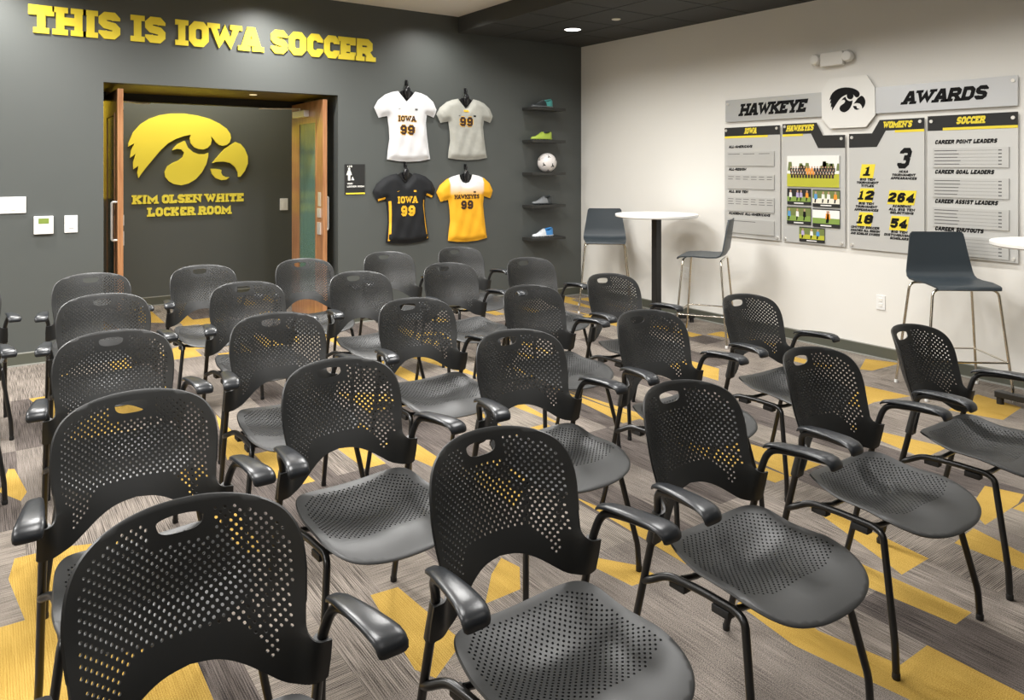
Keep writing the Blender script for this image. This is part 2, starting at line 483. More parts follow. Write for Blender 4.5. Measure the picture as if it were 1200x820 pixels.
def stroke(pts, h, ext=(True, True)):
    """mitred quads of half width h along a polyline"""
    P = [Vector(p) for p in pts]
    closed = (P[0] - P[-1]).length < 1e-6
    if closed: P = P[:-1]
    n = len(P); offs = []
    for i in range(n):
        a = P[(i - 1) % n] if (closed or i > 0) else None
        b = P[(i + 1) % n] if (closed or i < n - 1) else None
        d1 = (P[i] - a).normalized() if a is not None else None
        d2 = (b - P[i]).normalized() if b is not None else None
        if d1 is None: d1 = d2
        if d2 is None: d2 = d1
        n1 = Vector((-d1.y, d1.x)); n2 = Vector((-d2.y, d2.x))
        m = (n1 + n2)
        if m.length < 0.15: m = n1
        m.normalize()
        k = h / max(0.45, m.dot(n1))
        offs.append(m * k)
    if not closed:
        e0 = (P[1] - P[0]).normalized(); e1 = (P[-1] - P[-2]).normalized()
        if ext[0]: P[0] = P[0] - e0 * h * 0.999
        if ext[1]: P[-1] = P[-1] + e1 * h * 0.999
    out = []
    for i in range(n if closed else n - 1):
        j = (i + 1) % n
        out.append([tuple(P[i] + offs[i]), tuple(P[i] - offs[i]), tuple(P[j] - offs[j]), tuple(P[j] + offs[j])])
    return out

def glyph(ch, h=0.125, serif=True, thin=False):
    wd, lines, ser = GL[ch]
    quads = []
    def mp(p): return (h + p[0] * (wd - 2 * h), h + p[1] * (1 - 2 * h))
    def ends(p, q):
        dx, dy = abs(q[0] - p[0]) * wd, abs(q[1] - p[1])
        return p[1] in (0, 1) if dy >= dx else p[0] in (0, 1)
    for l in lines: quads += stroke([mp(p) for p in l], h, (ends(l[0], l[1]), ends(l[-1], l[-2])))
    # clip to cap height
    quads = [[(max(-0.06, min(wd + 0.06, x)), max(0, min(1, y))) for x, y in q] for q in quads]
    if serif:
        for sx, sy in ser:
            x = h + sx * (wd - 2 * h); sw = h * 1.9; st = 0.2
            y0, y1 = (0, st) if sy == 0 else (1 - st, 1)
            quads.append([(x - sw, y0), (x + sw, y0), (x + sw, y1), (x - sw, y1)])
    return wd, quads

def text_quads(txt, x0, x1, z0, z1, shear=0.0, h=0.125, serif=True, gap=0.16, space=0.5):
    """list of (char, quads) fitted in a box, x to the right and z up"""
    pen = 0; items = []
    for ch in txt:
        if ch == ' ': pen += space; continue
        wd, q = glyph(ch, h, serif)
        items.append((ch, pen, q)); pen += wd + gap
    tot = pen - gap
    H = z1 - z0; sx = (x1 - x0 - shear * H) / tot
    res = []
    for ch, p, q in items:
        res.append((ch, [[(x0 + (p + x) * sx + shear * y * H, z0 + y * H) for x, y in k] for k in q]))
    return res

def text_mesh(bm, txt, x0, x1, z0, z1, f, d0, d1, mi=0, **kw):
    for ch, qs in text_quads(txt, x0, x1, z0, z1, **kw):
        union_prism(bm, qs, f, d0, d1, mi)

# mapping onto the two walls (d = distance off the wall)
YW, XW, YC = 7.09, 6.015, 9.28
def on_back(x, z, d): return (x, YW - d, z)
def on_right(u, z, d): return (XW - d, 4.87 - u, z)
def on_corr(x, z, d): return (x, YC - d, z)

# ------------------------------------------------------------------ room shell
X0, Y0 = -3.2, -2.8
ZL, ZD = 3.22, 3.048
SOF = 4.25
DX0, DX1, DZ = 0.80, 2.86, 2.283       # door recess
bm = bmesh.new()
box(bm, X0, DX0, YW, YW + 0.12, 0, ZL)
box(bm, DX1, XW + 0.12, YW, YW + 0.12, 0, ZL)
box(bm, DX0, DX1, YW, YW + 0.12, DZ, ZL)
struct('wall_back', bm, M['dark_wall'])
bm = bmesh.new(); box(bm, XW, XW + 0.12, Y0, YW, 0, ZL); struct('wall_right', bm, M['white_wall'])
bm = bmesh.new(); box(bm, X0 - 0.12, X0, Y0, YW + 0.12, 0, ZL); struct('wall_left', bm, M['white_wall'])
bm = bmesh.new(); box(bm, X0 - 0.12, XW + 0.12, Y0 - 0.12, Y0, 0, ZL); struct('wall_front', bm, mat('front wall grey paint', (0.09, 0.09, 0.088), 0.6))
bm = bmesh.new(); box(bm, X0 - 0.12, SOF, Y0 - 0.12, YW + 0.12, ZL, ZL + 0.1); struct('ceiling', bm, M['ceil_white'])

# dark soffit over the right hand side with its tile grid
def soffit_mat():
    m = bpy.data.materials.new('charcoal ceiling tile'); m.use_nodes = True
    nt = m.node_tree; b = nt.nodes['Principled BSDF']
    b.inputs['Base Color'].default_value = (0.036, 0.037, 0.035, 1); b.inputs['Roughness'].default_value = 0.7
    tc = nt.nodes.new('ShaderNodeTexCoord'); n = nt.nodes.new('ShaderNodeTexNoise'); n.inputs['Scale'].default_value = 160
    bp = nt.nodes.new('ShaderNodeBump'); bp.inputs['Strength'].default_value = 0.2; bp.inputs['Distance'].default_value = 0.004
    nt.links.new(tc.outputs['Object'], n.inputs['Vector']); nt.links.new(n.outputs['Fac'], bp.inputs['Height'])
    nt.links.new(bp.outputs['Normal'], b.inputs['Normal'])
    return m
M['soffit'] = soffit_mat()
M['soffit_gap'] = mat('soffit joint', (0.012, 0.012, 0.012), 0.8)
bm = bmesh.new()
box(bm, SOF, XW + 0.12, Y0, YW, ZD + 0.012, ZL + 0.1)
box(bm, SOF, SOF + 0.02, Y0, YW, ZD, ZD + 0.012)
xs = [SOF + 0.02, 4.78, 5.39, 6.0, XW]
ys = [YW]
k = 6.41
while k > Y0: ys.append(k); k -= 0.61
ys.append(Y0)
g = 0.007
for i in range(len(xs) - 1):
    for j in range(len(ys) - 1):
        if xs[i + 1] - xs[i] < 0.05: continue
        box(bm, xs[i] + g * (i > 0), xs[i + 1] - g, ys[j + 1] + g, ys[j] - g, ZD, ZD + 0.014)
box(bm, XW - 0.022, XW, Y0, YW, ZD, ZD + 0.014)
struct('ceiling.001', bm, M['soffit'])

# recess (vestibule) and corridor behind the doors
bm = bmesh.new()
box(bm, DX0 - 0.06, DX0, YW + 0.12, 8.15, 0, 2.6)
box(bm, DX1, DX1 + 0.06, YW + 0.12, 8.15, 0, 2.6)
M['glow_gold'] = mat('added gold for door glow', (0.62, 0.47, 0.03), 0.5)  # invented gold, added so the door glass picks up a yellow glow
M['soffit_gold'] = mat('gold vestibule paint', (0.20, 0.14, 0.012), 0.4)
struct('wall_vestibule', bm, M['dark_wall'])
bm = bmesh.new(); box(bm, DX0, DX1, YW + 0.12, 8.15, DZ, DZ + 0.06); struct('ceiling.002', bm, M['soffit_gold'])
bm = bmesh.new()
box(bm, DX0, DX1, 8.05, 8.15, 2.205, DZ)
box(bm, DX0, DX0 + 0.045, 8.06, 8.15, 0, 2.205)
box(bm, DX1 - 0.045, DX1, 8.06, 8.15, 0, 2.205)
struct('trim_1', bm, M['black_card'])
bm = bmesh.new(); box(bm, -0.8, 4.8, YC, YC + 0.1, 0, 3.0)
box(bm, -0.8, 1.22, YC - 0.004, YC + 0.001, 1.22, 3.0, 1)  # hidden gold patch added to tint the view through the door glass
struct('wall_corridor', bm, [M['dark_wall'], M['glow_gold']])
bm = bmesh.new()
box(bm, -0.9, -0.8, 8.15, YC, 0, 3.0); box(bm, 4.8, 4.9, 8.15, YC, 0, 3.0)
box(bm, -0.9, DX0 - 0.06, 8.15, 8.22, 0, 3.0); box(bm, DX1 + 0.06, 4.9, 8.15, 8.22, 0, 3.0)
box(bm, DX0 - 0.06, DX1 + 0.06, 8.15, 8.22, DZ, 3.0)
struct('wall_corridor_sides', bm, M['glow_gold'])  # gold colour of these unseen walls is added for its yellow bounce
bm = bmesh.new(); box(bm, -0.9, 4.9, 8.15, YC + 0.1, 3.0, 3.08); struct('ceiling.003', bm, M['ceil_white'])

# baseboards: rubber cove with a pale top lip
def baseboard(name, a, b, nx, ny):
    bm = bmesh.new()
    x0, y0 = a; x1, y1 = b
    t = 0.012
    xa, xb = sorted((x0, x1)); ya, yb = sorted((y0, y1))
    if nx: xa, xb = sorted((x0, x0 + nx * t))
    if ny: ya, yb = sorted((y0, y0 + ny * t))
    box(bm, xa, xb, ya, yb, 0, 0.094, 0)
    if nx: xa, xb = sorted((x0, x0 + nx * t * 0.9))
    if ny: ya, yb = sorted((y0, y0 + ny * t * 0.9))
    box(bm, xa, xb, ya, yb, 0.094, 0.102, 1)
    if nx: xa, xb = sorted((x0 + nx * t, x0 + nx * t * 2.0))
    if ny: ya, yb = sorted((y0 + ny * t, y0 + ny * t * 2.0))
    box(bm, xa, xb, ya, yb, 0, 0.010, 1)
    return struct(name, bm, [M['base_green'], M['base_edge']])
baseboard('baseboard_back', (X0, YW), (DX0, YW), 0, -1)
baseboard('baseboard_back.001', (DX1, YW), (XW - 0.024, YW), 0, -1)
baseboard('baseboard_right', (XW, Y0), (XW, YW), -1, 0)
baseboard('baseboard_corridor', (-0.8, YC), (4.8, YC), 0, -1)

# ------------------------------------------------------------------ carpet plank floor
T = 0.2675
FX0, FY0, FX1, FY1 = X0 - 0.12, Y0 - 0.12, XW + 0.12, YC + 0.1
GOLD = [  # gold inlays as they lie between the chairs
 [(3.107, 1.507), (2.898, 1.507), (2.95, 1.62), (3.05, 1.86), (3.15, 2.12), (3.17, 2.06)],
 [(2.737, 1.237), (2.856, 1.237), (2.845, 1.72), (2.69, 1.72)],
 [(2.371, 1.237), (2.54, 1.237), (2.54, 0.70), (2.25, 0.70), (2.24, 1.13), (2.18, 1.49), (2.22, 1.75), (2.30, 1.75), (2.325, 1.54), (2.317, 1.486)],
 [(3.322, 1.507), (3.527, 1.521), (3.46, 1.293), (3.322, 1.25)],
 [(3.60, 1.505), (3.952, 1.511), (4.089, 1.538), (4.04, 1.69), (3.72, 1.62)],
 [(1.157, 2.559), (1.264, 2.549), (1.293, 2.171), (1.254, 2.106), (1.135, 2.028), (1.10, 2.10)],
 [(1.474, 2.27), (1.632, 2.273), (1.72, 2.40), (1.70, 2.50), (1.60, 2.42)],
 [(0.092, 3.62), (0.068, 3.452), (0.109, 3.109), (0.02, 3.109), (0.02, 2.0), (0.55, 2.0), (0.55, 3.5), (0.25, 3.62)],
 [(2.118, 2.038), (2.115, 2.136), (2.018, 2.276), (1.90, 2.36), (1.84, 2.30), (1.961, 2.22), (1.989, 2.049)],
 [(5.171, 2.959), (4.70, 2.85), (4.66, 2.70), (4.868, 2.713), (5.196, 2.642)],
 [(5.902, 3.365), (6.003, 3.124), (5.596, 3.142), (5.561, 3.218)],
 [(5.62, 2.40), (5.547, 2.10), (5.179, 2.063), (5.10, 2.35)],
 [(0.092, 4.709), (0.119, 4.691), (0.16, 4.326), (0.132, 4.225), (0.05, 4.40)],
 [(3.35, 2.31), (3.62, 2.31), (3.55, 2.75), (3.42, 2.9)],
 [(4.15, 2.04), (4.42, 2.04), (4.30, 2.70)],
 [(1.72, 1.30), (1.62, 1.32), (1.55, 1.70), (1.70, 1.75)],
]
def clip_rect(poly, x0, x1, y0, y1):
    def cl(p, f, inter):
        out = []
        for i in range(len(p)):
            a, b = p[i - 1], p[i]
            if f(b):
                if not f(a): out.append(inter(a, b))
                out.append(b)
            elif f(a): out.append(inter(a, b))
        return out
    def ix(v): return lambda a, b: (v, a[1] + (b[1] - a[1]) * (v - a[0]) / (b[0] - a[0]))
    def iy(v): return lambda a, b: (a[0] + (b[0] - a[0]) * (v - a[1]) / (b[1] - a[1]), v)
    for f, i in ((lambda p: p[0] >= x0, ix(x0)), (lambda p: p[0] <= x1, ix(x1)), (lambda p: p[1] >= y0, iy(y0)), (lambda p: p[1] <= y1, iy(y1))):
        if len(poly) < 3: return []
        poly = cl(poly, f, i)
    return poly if len(poly) > 2 else []

bm = bmesh.new()
rnd = random.Random(21)
i0 = math.floor((FX0 - 2.54) / T)
for ci in range(i0, 40):
    xa = 2.54 + ci * T; xb = xa + T
    if xa >= FX1: break
    xa = max(xa, FX0); xb = min(xb, FX1)
    if xb - xa < 0.002: continue
    yy = 1.237 - 16 * T + rnd.choice((0, 1, 2, 3)) * T
    while yy < FY1:
        ya, yb = max(yy, FY0), min(yy + 4 * T, FY1)
        yy += 4 * T
        if yb - ya < 0.002: continue
        base = rnd.choice((0, 0, 0, 1, 1, 2, 2, 2, 3, 3, 3, 5))
        near = (xa < 3.75 and xa > -0.1 and yb < 3.0)
        polys = []
        for gp in GOLD:
            q = clip_rect(gp, xa, xb, ya, yb)
            if q: polys.append(q)
        if not polys and not near and rnd.random() < 0.62:
            W_, L_ = xb - xa, yb - ya
            t = rnd.random()
            flip = rnd.random() < 0.5
            if t < 0.45:
                q = [(0, 0), (W_ * rnd.uniform(.4, .8), 0), (W_ * rnd.uniform(0.0, .25), L_ * rnd.uniform(.6, 1.0))]
            elif t < 0.75:
                v0 = L_ * rnd.choice((0, .25)); v1 = L_ * rnd.choice((.75, 1))
                q = [(W_ * .45, v0), (W_, v0), (W_, v1), (W_ * .55, v1)]
            else:
                q = [(0, 0), (W_, 0), (W_, L_ * .3), (0, L_ * .5)]
            if flip: q = [(W_ - x, y) for x, y in q][::-1]
            if rnd.random() < 0.5: q = [(x, L_ - y) for x, y in q][::-1]
            polys.append([(xa + x, ya + y) for x, y in q])
        vv = [Vector(p) for p in ((xa, ya), (xb, ya), (xb, yb), (xa, yb))]
        ee = [(0, 1), (1, 2), (2, 3), (3, 0)]
        for q in polys:
            s = len(vv); vv += [Vector(p) for p in q]
            ee += [(s + k, s + (k + 1) % len(q)) for k in range(len(q))]
        ov, oe, of, *_ = delaunay_2d_cdt(vv, ee, [], 0, 1e-5, True)
        V = [bm.verts.new((p[0], p[1], 0)) for p in ov]
        for f in of:
            cx = sum(ov[k][0] for k in f) / 3; cy = sum(ov[k][1] for k in f) / 3
            fa = bm.faces.new([V[k] for k in f])
            fa.material_index = 4 if any(in_poly(cx, cy, q) for q in polys) else base
for f in bm.faces:
    if f.normal.z < 0: f.normal_flip()
me = bpy.data.meshes.new('floor'); bm.normal_update()
for f in bm.faces:
    if f.normal.z < 0: f.normal_flip()
bm.to_mesh(me); bm.free()
for kx in ('carpet_a', 'carpet_b', 'carpet_c', 'carpet_d', 'carpet_y', 'carpet_e'): me.materials.append(M[kx])
fl = link('floor', me); fl['kind'] = 'structure'

# ------------------------------------------------------------------ the perforated armchair (faces -Y, origin under the hand hole)
def smooth01(t): t = max(0, min(1, t)); return t * t * (3 - 2 * t)

def chair_parts():
    P = {}
    # backrest ------------------------------------------------
    up_ = [(0, .873), (.06, .8715), (.115, .866), (.16, .855), (.193, .837), (.213, .808), (.222, .77), (.224, .73), (.221, .69), (.217, .655), (.2145, .63), (.2135, .612), (.2155, .602), (.221, .595), (.231, .5905), (.244, .589)]
    dn_ = [(.258, .588), (.2595, .545), (.258, .500)]
    lo_ = [(.252, .495), (.225, .494), (.195, .498), (.168, .510), (.14, .529), (.10, .555), (.055, .573), (0, .580)]
    def opensp(p, n=4):
        q = [Vector((2 * p[0][0] - p[1][0], 2 * p[0][1] - p[1][1]))] + [Vector(k) for k in p] + [Vector((2 * p[-1][0] - p[-2][0], 2 * p[-1][1] - p[-2][1]))]
        out = []
        for i in range(1, len(q) - 2):
            p0, p1, p2, p3 = q[i - 1:i + 3]
            for k in range(n):
                t = k / n
                out.append(tuple(0.5 * (2 * p1 + (p2 - p0) * t + (2 * p0 - 5 * p1 + 4 * p2 - p3) * t * t + (3 * p1 - p0 - 3 * p2 + p3) * t ** 3)))
        return out + [tuple(p[-1])]
    half = opensp(up_) + dn_ + opensp(lo_)
    half[0] = (0, .873); half[-1] = (0, .580)
    outl = half + [(-x, z) for x, z in half[-2:0:-1]]
    def yb_(x, z):
        t_ = max(0, (z - .50) / .123)
        k = .87 + 1.23 * (t_ if t_ < .7 else .7 + .3 * (1 - math.exp(-(t_ - .7) / .3)))
        return -.36 * (.845 - z) - k * x * x + .012 * math.exp(-((z - .70) / .09) ** 2)
    def yb_(x, z, base=yb_):
        w_ = smooth01((abs(x) - .195) / .045) * smooth01((.62 - z) / .03)
        return base(x, z) * (1 - w_) + (-.159 - .234 * (z - .494) - .0155) * w_
    TH = 0.0055
    def nrm(x, z):
        e = .004
        dx = Vector((2 * e, yb_(x + e, z) - yb_(x - e, z), 0)); dz = Vector((0, yb_(x, z + e) - yb_(x, z - e), 2 * e))
        n = dx.cross(dz); n.normalize(); return n   # points to -y (front)
    def fr(x, z): return Vector((x, yb_(x, z), z)) + nrm(x, z) * TH / 2
    def bk(x, z): return Vector((x, yb_(x, z), z)) - nrm(x, z) * TH / 2
    def rimf(x, z):
        # push the rim out a little so the edge is round
        c = Vector((0, 0.70)); v = Vector((x, z)) - c
        d = v.normalized() * 0.003
        if z < .66: d = Vector((0, 0))
        return Vector((x + d.x, yb_(x, z), z + d.y))
    hand = []
    for k in range(24):
        a = 2 * pi * k / 24
        ux, uz = cos(a), sin(a)
        x = .047 * math.copysign(abs(ux) ** .75, ux)
        z = .838 + (.008 * abs(uz) ** .6 if uz > 0 else -.026 * abs(uz) ** .85)
        z -= .002 * (x / .047) ** 2
        hand.append((x, z))
    holes = [hand]
    px, pz, r0 = .0184, .0091, .0034
    row = 0
    z = .535
    while z < .855:
        x = -.26 + (px / 2 if row % 2 else 0)
        while x < .26:
            ok = in_poly(x, z, outl) and seg_dist(x, z, outl) > .021
            if ok and abs(x) < .064 and z > .793: ok = False
            low = .632 - .085 * smooth01((abs(x) - .08) / .10)
            if z < low: ok = False
            if z < .615 and abs(x) > .172: ok = False
            if ok: holes.append([(x + r0 * cos(2 * pi * k / 8 + .39), z + r0 * sin(2 * pi * k / 8 + .39)) for k in range(8)])
            x += px
        z += pz; row += 1
    hc = [(sum(p[0] for p in h) / len(h), sum(p[1] for p in h) / len(h)) for h in holes[1:]]
    cell = {}
    for c in hc: cell.setdefault((int(c[0] // .02), int(c[1] // .02)), []).append(c)
    inner = []
    for ix in range(-26, 27):
        for iz in range(48, 88):
            x, z = ix * .0105, iz * .0105
            if not in_poly(x, z, outl) or seg_dist(x, z, outl) < .004: continue
            if in_poly(x, z, hand) or seg_dist(x, z, hand) < .005: continue
            q = (int(x // .02), int(z // .02))
            if any(math.hypot(x - c[0], z - c[1]) < .008 for a in (-1, 0, 1) for b in (-1, 0, 1) for c in cell.get((q[0] + a, q[1] + b), ())): continue
            inner.append((x, z))
    bm = bmesh.new()
    sheet(bm, outl, holes, inner, fr, bk, 1.0, rimf)
    for s in (-1, 1):   # sleeves that clamp the posts
        a = Vector((s * .2435, -.159, .494)); b = Vector((s * .240, -.181, .588))
        tube(bm, [a, b], .0165, 14)
        tube(bm, [b, b + (b - a).normalized() * .002], .015, 14)
    P['backrest'] = (bm, M['plastic'], 50)
    # seat ----------------------------------------------------
    hs = [(0, -.148), (.085, -.150), (.145, -.160), (.188, -.182), (.214, -.225), (.225, -.29), (.231, -.36), (.236, -.43), (.231, -.49), (.209, -.543), (.165, -.581), (.09, -.605), (0, -.612)]
    sp = spline_closed(hs + [(-x, y) for x, y in hs[-2:0:-1]], 5)
    def zs(x, y):
        rr = smooth01((y + .33) / .18)
        z_ = .448 + .030 * rr
        z_ += .030 * (abs(x) / .23) ** 2.4 * smooth01((y + .60) / .20)
        z_ -= .024 * math.exp(-(x / .155) ** 2 - ((y + .315) / .10) ** 2)
        z_ += .007 * math.exp(-(x / .06) ** 2 - ((y + .47) / .09) ** 2)
        fr_ = max(0, (-.48 - y) / .13)
        z_ -= .026 * fr_ ** 2
        e = max(0, (abs(x) - .205) / .03)
        z_ -= .006 * e * e
        return z_
    def sf(x, y): return Vector((x, y, zs(x, y)))
    def sb(x, y): return Vector((x, y, zs(x, y) - .009))
    def srim(x, y):
        v = Vector((x, y + .37)).normalized() * .0035
        return Vector((x + v.x, y + v.y, zs(x, y) - .005))
    holes = []
    px, py, r0 = .0180, .0090, .0033
    row = 0; y = -.56
    while y < -.16:
        x = -.26 + (px / 2 if row % 2 else 0)
        while x < .26:
            if in_poly(x, y, sp) and seg_dist(x, y, sp) > .026 and y > -.485 + .9 * max(0, abs(x) - .1) ** 1.5:
                holes.append([(x + r0 * cos(2 * pi * k / 8 + .39), y + r0 * sin(2 * pi * k / 8 + .39)) for k in range(8)])
            x += px
        y += py; row += 1
    hc = [(sum(p[0] for p in h) / 8, sum(p[1] for p in h) / 8) for h in holes]
    cell = {}
    for c in hc: cell.setdefault((int(c[0] // .02), int(c[1] // .02)), []).append(c)
    inner = []
    for ix in range(-26, 27):
        for iy in range(-62, -13):
            x, y = ix * .0105, iy * .0105
            if not in_poly(x, y, sp) or seg_dist(x, y, sp) < .005: continue
            q = (int(x // .02), int(y // .02))
            if any(math.hypot(x - c[0], y - c[1]) < .0075 for a in (-1, 0, 1) for b in (-1, 0, 1) for c in cell.get((q[0] + a, q[1] + b), ())): continue
            inner.append((x, y))
    bm = bmesh.new()
    sheet(bm, sp, holes, inner, sf, sb, 1.0, srim)
    P['seat'] = (bm, M['plastic'], 50)
    # frame ---------------------------------------------------
    for s, tagn in ((-1, 'L'), (1, 'R')):
        bm = bmesh.new()   # rear leg running up through the sleeve into the arm
        path = fillet([(s * .250, -.040, .012), (s * .247, -.062, .09), (s * .2435, -.159, .494), (s * .240, -.181, .588), (s * .262, -.198, .662), (s * .272, -.29, .674), (s * .284, -.395, .676)],
                      [0, .05, .05, .05, .045, .06, 0], 6)
        tube(bm, path, .0112, 12)
        P['rear_leg' + tagn] = (bm, M['tube'], 45)
        bm = bmesh.new()   # side rail and front leg
        path = fillet([(s * .2455, -.132, .372), (s * .2455, -.155, .383), (s * .222, -.200, .408), (s * .212, -.30, .412), (s * .212, -.43, .412), (s * .221, -.464, .402), (s * .267, -.528, .100), (s * .270, -.533, .010)],
                      [0, .02, .04, .05, .025, .025, .02, 0], 6)
        tube(bm, path, .0112, 12)
        P['front_leg' + tagn] = (bm, M['tube'], 45)
        bm = bmesh.new()
        lathe(bm, [(.0115, .0), (.0124, .002), (.0124, .018), (.0114, .020)], 12, (s * .250, -.040, 0))
        P['rear_cap' + tagn] = (bm, M['rubber'], 40)
        bm = bmesh.new()
        lathe(bm, [(.0115, .0), (.0124, .002), (.0124, .018), (.0114, .020)], 12, (s * .270, -.533, 0))
        P['front_cap' + tagn] = (bm, M['rubber'], 40)
        # arm pad: arched section lofted along the arm, drooping at the tip
        bm = bmesh.new()
        st = [((.2600, -.183, .664), .011, .006), ((.2615, -.193, .674), .0155, .008), ((.2650, -.225, .683), .0195, .009), ((.2700, -.275, .688), .0235, .0095), ((.2755, -.325, .691), .027, .0095),
              ((.2810, -.370, .691), .030, .0095), ((.2848, -.394, .688), .0315, .0095), ((.2875, -.410, .681), .0315, .0095), ((.2890, -.4175, .671), .0310, .009), ((.2895, -.4195, .662), .029, .008), ((.2895, -.4195, .658), .024, .004)]
        rings = []
        for k, ((cx, cy, cz), hw, th) in enumerate(st):
            a = Vector(st[max(0, k - 1)][0]); b = Vector(st[min(len(st) - 1, k + 1)][0])
            tdir = (b - a).normalized()
            side = Vector((1, 0, 0)); side = (side - tdir * side.dot(tdir)).normalized()
            upv = side.cross(tdir); upv = upv if upv.z > 0 or abs(upv.z) < .3 else -upv
            if upv.y > 0.01 and k > 5: upv = -upv
            ring = []
            for q in range(14):
                a_ = 2 * pi * q / 14
                ex = math.copysign(abs(cos(a_)) ** .5, cos(a_)) * hw * 1.08
                ez = math.copysign(abs(sin(a_)) ** .6, sin(a_)) * th * .62 - .30 * th * (cos(a_) ** 2)
                ring.append(Vector((cx, cy, cz)) + side * ex + upv * ez)
            rings.append([Vector((s * p.x, p.y, p.z)) for p in ring])
        loft(bm, rings)
        P['arm_pad' + tagn] = (bm, M['arm'], 50)
        for y0, bn in ((-.235, 'bumper'), (-.385, 'bumperf')):   # stacking bumpers under the rail
            bm = bmesh.new()
            box(bm, s * .208 - .016, s * .208 + .016, y0 - .028, y0 + .028, .380, .402, 0, .004)
            P[bn + tagn] = (bm, M['rubber'], 40)
    for y0, bn in ((-.24, 'crossbar'), (-.42, 'crossbarf')):
        bm = bmesh.new()
        tube(bm, fillet([(-.205, y0, .410), (-.15, y0, .398), (.15, y0, .398), (.205, y0, .410)], .04, 4), .009, 8)
        P[bn] = (bm, M['tube'], 45)
    return P

CP = chair_parts()
LETTERS = {'L': '', 'R': ''}
chair0 = thing('armchair', 'x', 'chair')
pm = {}
for key in ('backrest', 'seat', 'crossbar', 'crossbarf'):
    bm_, m_, s_ = CP[key]; pm[key] = obj(key.rstrip('f'), bm_, m_, chair0, s_)
for sd in ('L', 'R'):
    for key, nm in (('rear_leg', 'rear_leg'), ('front_leg', 'front_leg'), ('arm_pad', 'arm_pad'), ('bumper', 'bumper'), ('bumperf', 'bumper')):
        bm_, m_, s_ = CP[key + sd]; pm[key + sd] = obj(nm, bm_, m_, chair0, s_)
    for key, par in (('rear_cap', 'rear_leg'), ('front_cap', 'front_leg')):
        bm_, m_, s_ = CP[key + sd]; obj('foot_cap', bm_, m_, pm[par + sd], s_)

def copy_tree(o, parent=None):
    c = o.copy(); C.objects.link(c); c.parent = parent
    for ch in o.children: copy_tree(ch, c)
    return c

GRID = {
 'A': [(.332, 1.697, 1.1), (.37, 2.602, .1), (.435, 3.616, .1), (.523, 4.686, -1.8), (.561, 5.636, -1.3)],
 'B': [(1.075, 1.686, 1.8), (1.017, 2.618, 4.0), (1.116, 3.611, .1), (1.275, 4.686, 1.3), (1.24, 5.649, 2.2)],
 'C': [(1.815, 1.707, 1.2), (1.826, 2.649, -1.0), (1.835, 3.595, .7), (2.004, 4.713, 2.9), (1.953, 5.602, -.1)],
 'D': [(2.573, 1.739, -.9), (2.6, 2.651, -1.2), (2.589, 3.597, 3.4), (2.722, 4.764, .8), (2.675, 5.66, -1.0)],
 'E': [(3.317, 1.731, .8), (3.372, 2.666, -2.0), (3.301, 3.684, .6), (3.388, 4.687, -1.0), (3.34, 5.644, -.2)],
 'Z': [None, None, (-.285, 3.72, 0), (-.20, 4.76, 0), (-.152, 5.73, 0)],
}
ROWN = ['nearest row', 'second row', 'middle row', 'fourth row', 'back row by the dark wall']
COLN = {'A': 'fifth from the right', 'B': 'fourth from the right', 'C': 'third from the right', 'D': 'second from the right', 'E': 'rightmost, towards the white wall',
        'Z': 'cut off by the left frame edge'}
first = True
for ck, lst in GRID.items():
    for ri, v in enumerate(lst):
        if v is None: continue
        o = chair0 if first else copy_tree(chair0)
        first = False
        o.location = (v[0], v[1], 0); o.rotation_euler = (0, 0, radians(v[2]))
        o['label'] = 'black perforated armchair, %s, %s' % (ROWN[ri], COLN[ck])
        o['category'] = 'chair'
        o['group'] = 'perforated armchairs in rows'

# ------------------------------------------------------------------ lettering over the doors
sign = thing('wall_lettering', 'large yellow slab letters reading THIS IS IOWA SOCCER above the doors', 'sign', (1.75, YW, 2.76))
def back_local(cx, cy, cz, f):
    return lambda x, z, d: tuple(Vector(f(x, z, d)) - Vector((cx, cy, cz)))
fb = back_local(1.75, YW, 2.76, on_back)
for ch, qs in text_quads('THIS IS IOWA SOCCER', .27, 3.234, 2.644, 2.868, h=.146, gap=.07, space=.38):
    bm = bmesh.new()
    union_prism(bm, qs, fb, 0.001, 0.016)
    obj('letter', bm, M['yellow'], sign)

